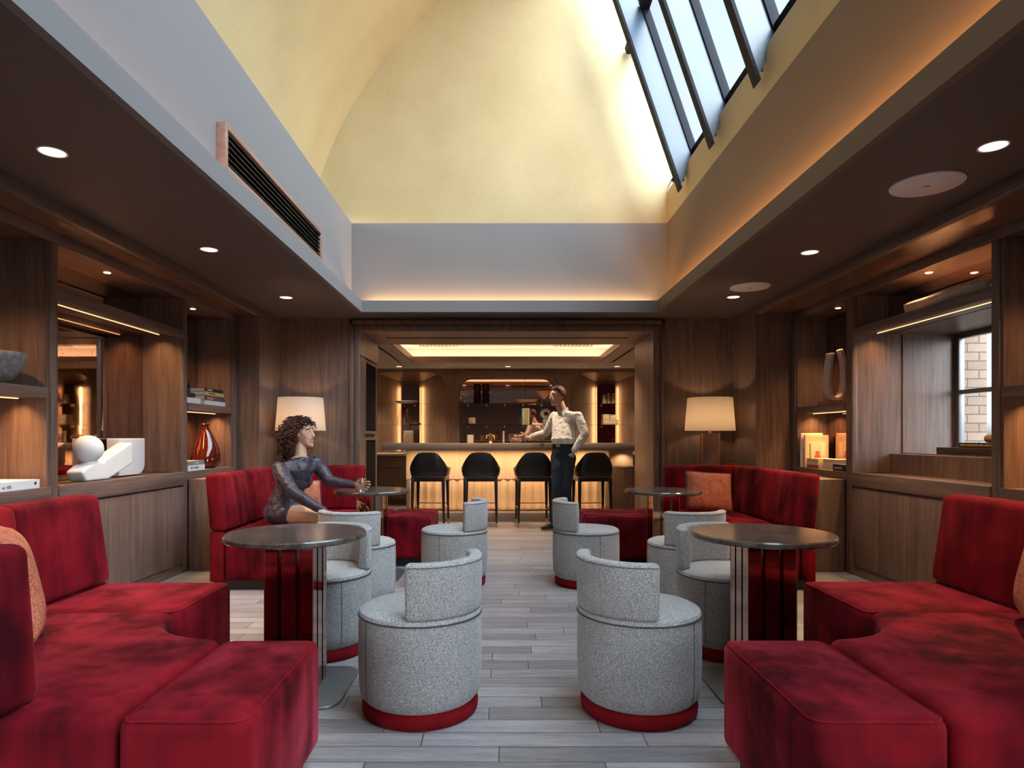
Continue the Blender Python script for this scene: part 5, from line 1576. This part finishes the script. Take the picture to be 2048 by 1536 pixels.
def face_parts(par, L, E, brow, smile=True):
    for k in (-1, 1):
        mb = MB(); mb.hull([(L(k * 0.031, 0.0795, 0.012), E(0.012, 0.006, 0.0045))]); e = mb.build('eye', EYE_W, par, smooth=True)
        mb = MB(); mb.hull([(L(k * 0.030, 0.0825, 0.012), E(0.0085, 0.0045, 0.0047))]); mb.build('iris', EYE_D, e, smooth=True)
        mb = MB(); mb.hull([(L(k * 0.016, 0.088, 0.036), E(0.005, 0.0035, 0.0028)), (L(k * 0.034, 0.083, 0.040), E(0.005, 0.0035, 0.0028)), (L(k * 0.050, 0.070, 0.034), E(0.004, 0.003, 0.002))]); mb.build('eyebrow', brow, par, smooth=True)
    mb = MB(); mb.hull([(L(0.021, 0.086, -0.049), E(0.006, 0.005, 0.003)), (L(0, 0.095, -0.056), E(0.01, 0.006, 0.004)), (L(-0.021, 0.086, -0.049), E(0.006, 0.005, 0.003))])
    mb.hull([(L(0.016, 0.086, -0.070), E(0.006, 0.005, 0.004)), (L(0, 0.092, -0.073), E(0.01, 0.006, 0.005)), (L(-0.016, 0.086, -0.070), E(0.006, 0.005, 0.004))])
    mb.build('lips', LIP, par, smooth=True)
    mb = MB(); mb.hull([(L(0.015, 0.0865, -0.0605), E(0.004, 0.004, 0.0035)), (L(0, 0.0925, -0.0635), E(0.008, 0.004, 0.0045)), (L(-0.015, 0.0865, -0.0605), E(0.004, 0.004, 0.0035))]); mb.build('teeth', TOOTH, par, smooth=True)

def hand(mb, w, d, n, t, curl=(25, 35, 30), s=1.0, spread=0.02, thumb=(0.6, 0.65, 0.35)):
    """w wrist, d finger direction, n palm facing direction, t thumb side"""
    d = Vector(d).normalized(); n = (Vector(n) - d * Vector(n).dot(d)).normalized(); t0 = d.cross(n); t = t0 if t0.dot(Vector(t)) > 0 else -t0
    w = Vector(w)
    q = 0.0125 * s
    mb.hull([(w, (0.02 * s)), (w + d * 0.03 * s + t * 0.026 * s, q), (w + d * 0.03 * s - t * 0.024 * s, q), (w + d * 0.088 * s + t * 0.030 * s, q * 0.85), (w + d * 0.080 * s - t * 0.030 * s, q * 0.8)])
    lens = [(0.040, 0.025, 0.020), (0.045, 0.029, 0.021), (0.041, 0.026, 0.020), (0.031, 0.020, 0.017)]
    for i in range(4):
        b = w + (d * (0.088 - 0.003 * abs(i - 1) * 1.2) + t * (0.031 - 0.0205 * i)) * s
        dd = (d + t * spread * (1.5 - i) * 2).normalized()
        ang = 0
        p = b
        rad = [0.0088, 0.0080, 0.0072, 0.0062]
        for j in range(3):
            ang += R(curl[j] * (1 + 0.10 * i))
            v = dd * math.cos(ang) + n * math.sin(ang)
            p2 = p + v * lens[i][j] * s
            mb.hull([(p, rad[j] * s * (0.95 if i else 1.0)), (p2, rad[j + 1] * s)])
            p = p2
    b = w + (d * 0.028 + t * 0.026) * s
    v1 = (d * thumb[0] + t * thumb[1] + n * thumb[2]).normalized()
    p1 = b + v1 * 0.042 * s
    v2 = (v1 + d * 0.35 + n * 0.3).normalized(); p2 = p1 + v2 * 0.032 * s; p3 = p2 + (v2 + d * 0.2 + n * 0.2).normalized() * 0.024 * s
    mb.hull([(b, 0.0135 * s), (p1, 0.0105 * s)]); mb.hull([(p1, 0.0105 * s), (p2, 0.0095 * s)]); mb.hull([(p2, 0.0095 * s), (p3, 0.0075 * s)])

def hair_cap(c, L, E, f, u, mat, par, keep, scale=1.0, disp=0.012):
    mb = MB()
    bmesh.ops.create_icosphere(mb.bm, subdivisions=4, radius=1.0)
    for v in list(mb.bm.verts):
        a, b, d = v.co
        if not keep(a, b, d):
            mb.bm.verts.remove(v)
            continue
    for v in mb.bm.verts:
        a, b, d = v.co
        v.co = L(a * 0.083 * scale, -0.008 + b * 0.101 * scale, 0.028 + d * 0.096 * scale)
    bmesh.ops.holes_fill(mb.bm, edges=[e for e in mb.bm.edges if len(e.link_faces) == 1], sides=0)
    return mb.build('hair', mat, par, remesh=0.006, relax=2, disp=(disp, 0.02))

# ---------------- man at the bar
t = thing('person', 'man in a white shirt and dark jeans standing at the bar with a drink', 'person', (0.70, 8.28, 0))
hip = Vector((0.785, 8.17, 0.97)); chest = Vector((0.82, 8.30, 1.33))
shR = Vector((0.695, 8.40, 1.435)); shL = Vector((0.98, 8.20, 1.432))   # his right (towards the bar), his left (towards us)
neck0 = Vector((0.80, 8.30, 1.49)); hc = Vector((0.725, 8.285, 1.695))
elR = Vector((0.60, 8.56, 1.22)); wrR = Vector((0.395, 8.73, 1.160))
elL = Vector((1.055, 8.10, 1.20)); wrL = Vector((0.915, 8.055, 0.99))
kn1 = Vector((0.70, 8.06, 0.53)); an1 = Vector((0.68, 8.10, 0.10))     # front leg
kn2 = Vector((0.81, 8.05, 0.52)); an2 = Vector((0.84, 8.13, 0.10))
mb = MB()
L, E, r_, f_, u_ = head(mb, hc, (-0.88, -0.40, -0.10), (-0.08, 0, 1), 1.06)
mb.hull([(hc + Vector((0.02, 0.01, -0.07)), 0.058), (neck0, (0.062, 0.062, 0.03))])
# the torso, arms and legs continue under the clothes
mb.hull([(neck0, (0.06, 0.06, 0.03)), (shR + Vector((0.03, -0.02, -0.02)), 0.045), (shL + Vector((-0.03, 0.02, -0.02)), 0.045), (chest, (0.14, 0.11, 0.12))])
mb.hull([(chest, (0.14, 0.11, 0.12)), (hip + Vector((0, 0, 0.08)), (0.125, 0.10, 0.08))])
mb.hull([(hip + Vector((0, 0, 0.08)), (0.125, 0.10, 0.06)), (hip, (0.13, 0.11, 0.08))])
chain(mb, [(shR, 0.05), (elR, 0.038), (wrR, 0.027)]); chain(mb, [(shL, 0.05), (elL, 0.038), (wrL, 0.027)])
chain(mb, [(hip + Vector((-0.06, 0.0, -0.05)), 0.085), (kn1, 0.055), (an1, 0.04)]); chain(mb, [(hip + Vector((0.06, 0, -0.05)), 0.085), (kn2, 0.055), (an2, 0.04)])
hand(mb, wrR + Vector((-0.03, 0.01, -0.006)), (-0.95, 0.15, -0.05), (0.1, -0.75, -0.05), (0.1, -0.1, 1), (22, 48, 42), 1.0)
hand(mb, wrL + Vector((-0.015, 0.004, -0.03)), (-0.42, 0.34, -0.9), (-0.4, 1, 0), (-1, 0, 0), (8, 8, 6), 0.95)
mb.build('body', SK_M, t, remesh=0.0042, relax=5)
face_parts(t, L, E, HAIR_M)
hair_cap(hc, L, E, f_, u_, HAIR_M, t, lambda a, b, d: (d > 0.50 and b < 0.80) or (b < 0.12 - 0.25 * max(0, -d) and d > -0.55) , 1.06, 0.010)
mb = MB()   # shirt
mb.hull([(neck0 + Vector((0, 0, -0.01)), (0.075, 0.072, 0.03)), (shR + Vector((0.02, -0.01, -0.008)), 0.060), (shL + Vector((-0.02, 0.01, -0.008)), 0.060), (chest, (0.165, 0.13, 0.12))])
mb.hull([(chest, (0.165, 0.13, 0.12)), (chest + Vector((-0.01, 0, -0.14)), (0.155, 0.125, 0.08)), (hip + Vector((0, 0, 0.17)), (0.15, 0.12, 0.06))])
mb.hull([(hip + Vector((0, 0, 0.17)), (0.158, 0.128, 0.05)), (hip + Vector((0, 0, 0.095)), (0.146, 0.118, 0.02))])
chain(mb, [(shR, 0.062), (shR * 0.5 + elR * 0.5, 0.058), (elR, 0.054), (elR * 0.45 + wrR * 0.55, 0.050), (wrR + Vector((0.01, 0, 0)), 0.040)])
chain(mb, [(shL, 0.062), (shL * 0.5 + elL * 0.5 + Vector((0.006, 0, 0)), 0.060), (elL, 0.056), (elL * 0.4 + wrL * 0.6, 0.052), (wrL + Vector((0.004, 0, 0.012)), 0.043)])
sh = mb.build('shirt', SHIRT, t, remesh=0.006, relax=4, disp=(0.014, 0.05))
mb = MB()   # collar: two leaves
for q in (-1, 1):
    side = Vector((f_.y, -f_.x, 0)).normalized() * q
    c0 = neck0 + Vector((0, 0, 0.03))
    fw = Vector((-0.75, -0.66, 0)).normalized(); sd = Vector((-fw.y, fw.x, 0)) * q
    mb.hull([(c0 - fw * 0.045 + sd * 0.03 + Vector((0, 0, 0.025)), 0.008), (c0 + sd * 0.066 + Vector((0, 0, 0.012)), 0.008), (c0 - fw * 0.05 + sd * 0.035 + Vector((0, 0, -0.03)), 0.010), (c0 + sd * 0.078 + Vector((0, 0, -0.035)), 0.010)])
    mb.hull([(c0 + sd * 0.066 + Vector((0, 0, 0.012)), 0.008), (c0 + fw * 0.06 + sd * 0.034 + Vector((0, 0, -0.035)), 0.007), (c0 + sd * 0.078 + Vector((0, 0, -0.035)), 0.009), (c0 + fw * 0.072 + sd * 0.058 + Vector((0, 0, -0.085)), 0.007)])
mb.build('collar', SHIRT, sh, smooth=True)
mb = MB()   # open neck skin is the body; placket buttons
fw = Vector((-0.75, -0.66, 0)).normalized()
for k in range(5):
    z = 1.36 - 0.075 * k
    c_ = Vector((0.80, 8.295, z)) + fw * (0.148 - 0.004 * k)
    mb.hull([(c_, 0.0055)])
mb.build('buttons', M['cream'], sh, smooth=True)
mb = MB()   # jeans
mb.hull([(hip + Vector((0, 0, 0.085)), (0.142, 0.114, 0.02)), (hip, (0.15, 0.13, 0.07)), (hip + Vector((-0.05, 0, -0.08)), (0.10, 0.11, 0.06)), (hip + Vector((0.06, 0, -0.08)), (0.10, 0.11, 0.06))])
chain(mb, [(hip + Vector((-0.055, 0.01, -0.07)), 0.105), (hip * 0.5 + kn1 * 0.5 + Vector((-0.02, 0, 0)), 0.092), (kn1, 0.072), (kn1 * 0.5 + an1 * 0.5, 0.068), (an1 + Vector((0, 0, -0.03)), 0.060)])
chain(mb, [(hip + Vector((0.06, -0.01, -0.07)), 0.105), (hip * 0.5 + kn2 * 0.5 + Vector((0.03, 0, 0)), 0.092), (kn2, 0.072), (kn2 * 0.5 + an2 * 0.5, 0.068), (an2 + Vector((0, 0, -0.03)), 0.060)])
mb.build('jeans', DENIM, t, remesh=0.006, relax=3, disp=(0.012, 0.06))
mb = MB()
ring_ = [(hip.x + 0.150 * math.cos(a), hip.y + 0.122 * math.sin(a)) for a in [2 * PI * k / 40 for k in range(40)]]
mb.prism(ring_, hip.z + 0.070, hip.z + 0.105)
b_ = mb.build('belt', M['black'], t, bevel=0.004)
mb = MB(); bc = hip + Vector((-0.075, -0.115, 0.088)); mb.hull([(bc + Vector((-0.02, 0.012, 0.0)), (0.004, 0.004, 0.02)), (bc + Vector((0.02, -0.012, 0.0)), (0.004, 0.004, 0.02))]); mb.build('buckle', M['brass'], b_)
for an, dr, nm in ((an1, Vector((-0.85, -0.5, 0)), 1), (an2, Vector((-0.5, -0.85, 0)), 2)):
    dr = dr.normalized(); a0 = Vector((an.x, an.y, 0))
    mb = MB()
    mb.hull([(a0 - dr * 0.06 + Vector((0, 0, 0.04)), 0.034), (a0 + dr * 0.02 + Vector((0, 0, 0.065)), 0.036), (a0 + dr * 0.14 + Vector((0, 0, 0.035)), (0.038, 0.038, 0.024)), (a0 + dr * 0.19 + Vector((0, 0, 0.03)), (0.028, 0.028, 0.018))])
    s_ = mb.build('shoe', flat('dark navy shoe', (0.012, 0.014, 0.02), 0.5) if nm == 1 else bpy.data.materials['dark navy shoe'], t, smooth=True)
    mb = MB(); mb.hull([(a0 - dr * 0.065 + Vector((0, 0, 0.009)), (0.036, 0.036, 0.009)), (a0 + dr * 0.12 + Vector((0, 0, 0.009)), (0.044, 0.044, 0.009)), (a0 + dr * 0.19 + Vector((0, 0, 0.009)), (0.030, 0.030, 0.009))]); mb.build('sole', M['grey_paint'], s_, smooth=True)
# his drink
gx_, gy_ = 0.290, 8.695
lathe_thing('drinking_glass', 'clear tumbler in the standing man\'s hand on the bar', 'glass', [(0.001, ZB + 0.001), (0.032, ZB + 0.001), (0.037, ZB + 0.10), (0.0355, ZB + 0.10), (0.030, ZB + 0.012), (0.001, ZB + 0.012)], (gx_, gy_, 0), M['clear'])

# ---------------- seated woman
t = thing('person', 'woman with dark curly hair in a dark velvet dress seated on the back left banquette', 'person', (-1.70, 5.10, 0.45))
hip = Vector((-1.72, 5.10, 0.555)); waist = Vector((-1.70, 5.12, 0.74)); chest = Vector((-1.625, 5.13, 0.90))
shN = Vector((-1.735, 4.995, 0.920)); shF = Vector((-1.515, 5.205, 0.955))
neck0 = Vector((-1.605, 5.115, 1.005)); hc = Vector((-1.60, 5.14, 1.192))
elN = Vector((-1.585, 4.86, 0.745)); wrN = Vector((-1.325, 4.815, 0.60))
elF = Vector((-1.375, 5.13, 0.812)); wrF = Vector((-1.185, 5.10, 0.785))
knN = Vector((-1.315, 4.90, 0.545)); anN = Vector((-1.17, 4.94, 0.16))
knF = Vector((-1.32, 5.07, 0.50)); anF = Vector((-1.34, 5.06, 0.085))
mb = MB()
L, E, r_, f_, u_ = head(mb, hc, (0.97, -0.22, 0.05), (-0.03, 0, 1), 0.98)
mb.hull([(hc + Vector((-0.01, 0.0, -0.06)), 0.045), (neck0, (0.05, 0.05, 0.03))])
mb.hull([(neck0, (0.052, 0.05, 0.03)), (shN + Vector((0.03, 0.02, -0.01)), 0.035), (shF + Vector((-0.03, -0.02, -0.01)), 0.035), (chest, (0.105, 0.10, 0.10))])
mb.hull([(chest, (0.105, 0.10, 0.10)), (waist, (0.10, 0.10, 0.08))]); mb.hull([(waist, (0.10, 0.10, 0.08)), (hip, (0.13, 0.14, 0.09))])
chain(mb, [(shN, 0.038), (elN, 0.032), (wrN, 0.023)]); chain(mb, [(shF, 0.038), (elF, 0.032), (wrF, 0.023)])
chain(mb, [(hip + Vector((0.02, -0.06, 0.0)), 0.090), (hip * 0.45 + knN * 0.55, 0.078), (knN, 0.056), (knN * 0.5 + anN * 0.5 + Vector((-0.015, 0, 0)), 0.050), (anN, 0.034)])
chain(mb, [(hip + Vector((0.02, 0.06, -0.01)), 0.088), (hip * 0.45 + knF * 0.55, 0.074), (knF, 0.054), (knF * 0.5 + anF * 0.5, 0.048), (anF, 0.034)])
for an, dr in ((anN, Vector((0.85, -0.3, -0.45))), (anF, Vector((0.95, -0.2, -0.16)))):
    dr = dr.normalized(); mb.hull([(an, 0.034), (an + Vector((0, 0, -0.045)), 0.026), (an + dr * 0.11 + Vector((0, 0, -0.045)), (0.032, 0.032, 0.018)), (an + dr * 0.16 + Vector((0, 0, -0.048)), (0.022, 0.022, 0.014))])
hand(mb, wrF + Vector((0.018, -0.003, 0.0)), (0.98, 0.02, -0.05), (0.0, -1, 0.0), (0, 0, 1), (18, 48, 40), 0.92, 0.03, (0.75, 0.45, 0.75))
hand(mb, wrN + Vector((0.012, -0.003, -0.008)), (0.9, -0.05, -0.35), (-0.3, 0.2, -1), (0, 1, 0), (14, 18, 14), 0.92)
mb.build('body', SK_W, t, remesh=0.0038, relax=5)
face_parts(t, L, E, HAIR_W)
mb = MB()   # dress
mb.hull([(neck0 + Vector((0, 0, -0.008)), (0.066, 0.064, 0.018)), (shN + Vector((0.02, 0.015, -0.008)), 0.050), (shF + Vector((-0.02, -0.015, -0.008)), 0.050), (chest, (0.125, 0.118, 0.10))])
mb.hull([(chest + Vector((0.022, -0.035, 0.0)), (0.088, 0.085, 0.085)), (chest + Vector((0, 0, -0.1)), (0.11, 0.11, 0.06))])
mb.hull([(chest, (0.125, 0.118, 0.10)), (waist, (0.115, 0.12, 0.08))]); mb.hull([(waist, (0.118, 0.122, 0.08)), (hip + Vector((-0.01, 0, 0.02)), (0.16, 0.165, 0.10))])
mb.hull([(hip + Vector((0.0, -0.05, 0.0)), (0.15, 0.125, 0.105)), (hip * 0.74 + knN * 0.26 + Vector((0, 0, 0.005)), (0.06, 0.098, 0.094))])
mb.hull([(hip + Vector((0.0, 0.06, 0.0)), (0.14, 0.115, 0.10)), (hip * 0.74 + knF * 0.26, (0.06, 0.090, 0.090))])
chain(mb, [(shN + Vector((0, 0, 0.0)), 0.058), (shN * 0.6 + elN * 0.4 + Vector((-0.006, -0.008, 0)), 0.060), (elN, 0.050), (elN * 0.5 + wrN * 0.5, 0.043), (wrN, 0.032)])
chain(mb, [(shF, 0.058), (shF * 0.5 + elF * 0.5, 0.056), (elF, 0.047), (elF * 0.5 + wrF * 0.5, 0.040), (wrF, 0.031)])
mb.build('dress', DRESS, t, remesh=0.006, relax=4, disp=(0.012, 0.05))
# curly hair: a cap and many curls in one mesh
random.seed(11)
mb = MB()
c = Vector(hc)
def HL(a, b, d): return L(a, b, d)
caps = [(HL(0, -0.03, 0.035), E(0.098, 0.108, 0.098)), ]
mb.hull([(HL(0, -0.035, 0.043), E(0.092, 0.094, 0.088))])
mb.hull([(HL(0, -0.055, 0.0), E(0.092, 0.070, 0.08)), (HL(0, -0.080, -0.12), E(0.098, 0.055, 0.06))])
mb.hull([(HL(0, -0.080, -0.12), E(0.098, 0.055, 0.05)), (HL(0.0, -0.090, -0.17), E(0.085, 0.045, 0.04))])
for i in range(640):
    az = random.uniform(0, 2 * PI); el = random.uniform(-0.35, 1.0)
    sa = math.asin(max(-1, min(1, el)))
    a, b, d = math.cos(sa) * math.sin(az), math.cos(sa) * math.cos(az), math.sin(sa)
    if b > 0.74 and d < 0.52: continue
    if b > 0.50 and d < 0.25: continue
    base = Vector((a * 0.094, -0.032 + b * 0.094, 0.043 + d * 0.088))
    out = Vector((a, b * 0.8, d * 0.4)).normalized()
    Lc = random.uniform(0.035, 0.075) if (b > 0.3 and d > 0.45) else random.uniform(0.06, 0.12) if b > 0.35 else (random.uniform(0.08, 0.25) if d < 0.75 else random.uniform(0.05, 0.13))
    turns = Lc / random.uniform(0.034, 0.055); rr0 = random.uniform(0.008, 0.014); ph = random.uniform(0, 6.28)
    sway = Vector((random.uniform(-1, 1), random.uniform(-1, 1), 0)) * 0.03
    wob = random.uniform(2, 6); fl = random.uniform(0.35, 1.0)
    n_ = max(14, int(turns * 9)); pts = []
    for k in range(n_):
        u = k / (n_ - 1)
        rr = rr0 * (0.6 + 0.6 * u) * (1 + 0.3 * math.sin(wob * u * 3 + ph))
        p = base + out * (0.010 + 0.022 * math.sin(min(1, u * 2) * PI / 2)) + Vector((0, -0.025 * u, -u * Lc * 0.85)) + out * (0.045 * u * fl) + sway * u * u
        q = 2 * PI * turns * (u ** random.uniform(0.98, 1.02)) + ph
        p += Vector((math.cos(q) * rr, math.sin(q) * rr, 0.25 * rr * math.sin(q * 0.5)))
        pts.append(HL(*p))
    mb.tube(pts, random.uniform(0.0036, 0.0062), 5, 0.0018)
for i in range(230):
    az = random.uniform(-1.9, 1.9); a = math.sin(az) * 0.100; b = -0.078 - math.cos(az) * 0.052; d0 = random.uniform(-0.20, -0.02)
    Lc = random.uniform(0.05, 0.11); rr = random.uniform(0.008, 0.013); ph = random.uniform(0, 6.28); turns = Lc / random.uniform(0.03, 0.045); n_ = max(12, int(turns * 9)); pts = []
    sx, sy = random.uniform(-0.02, 0.02), random.uniform(-0.02, 0.01)
    for k in range(n_):
        u = k / (n_ - 1); q = 2 * PI * turns * u + ph
        pts.append(HL(a * (1 + 0.12 * u) + sx * u + math.cos(q) * rr, b - 0.012 * u + sy * u + math.sin(q) * rr, d0 - Lc * u * 0.8))
    mb.tube(pts, random.uniform(0.0036, 0.006), 5, 0.0018)
mb.build('hair', HAIR_W, t, smooth=True)
# her drink
gx2, gy2, zt = -1.108, 5.065, 0.7255
lathe_thing('drinking_glass', 'stemless glass in the seated woman\'s hand on the table', 'glass', [(0.001, zt + 0.0005), (0.026, zt + 0.0005), (0.040, zt + 0.03), (0.044, zt + 0.06), (0.038, zt + 0.118), (0.0366, zt + 0.118), (0.0425, zt + 0.06), (0.038, zt + 0.032), (0.024, zt + 0.01), (0.001, zt + 0.008)], (gx2, gy2, 0), M['clear'])
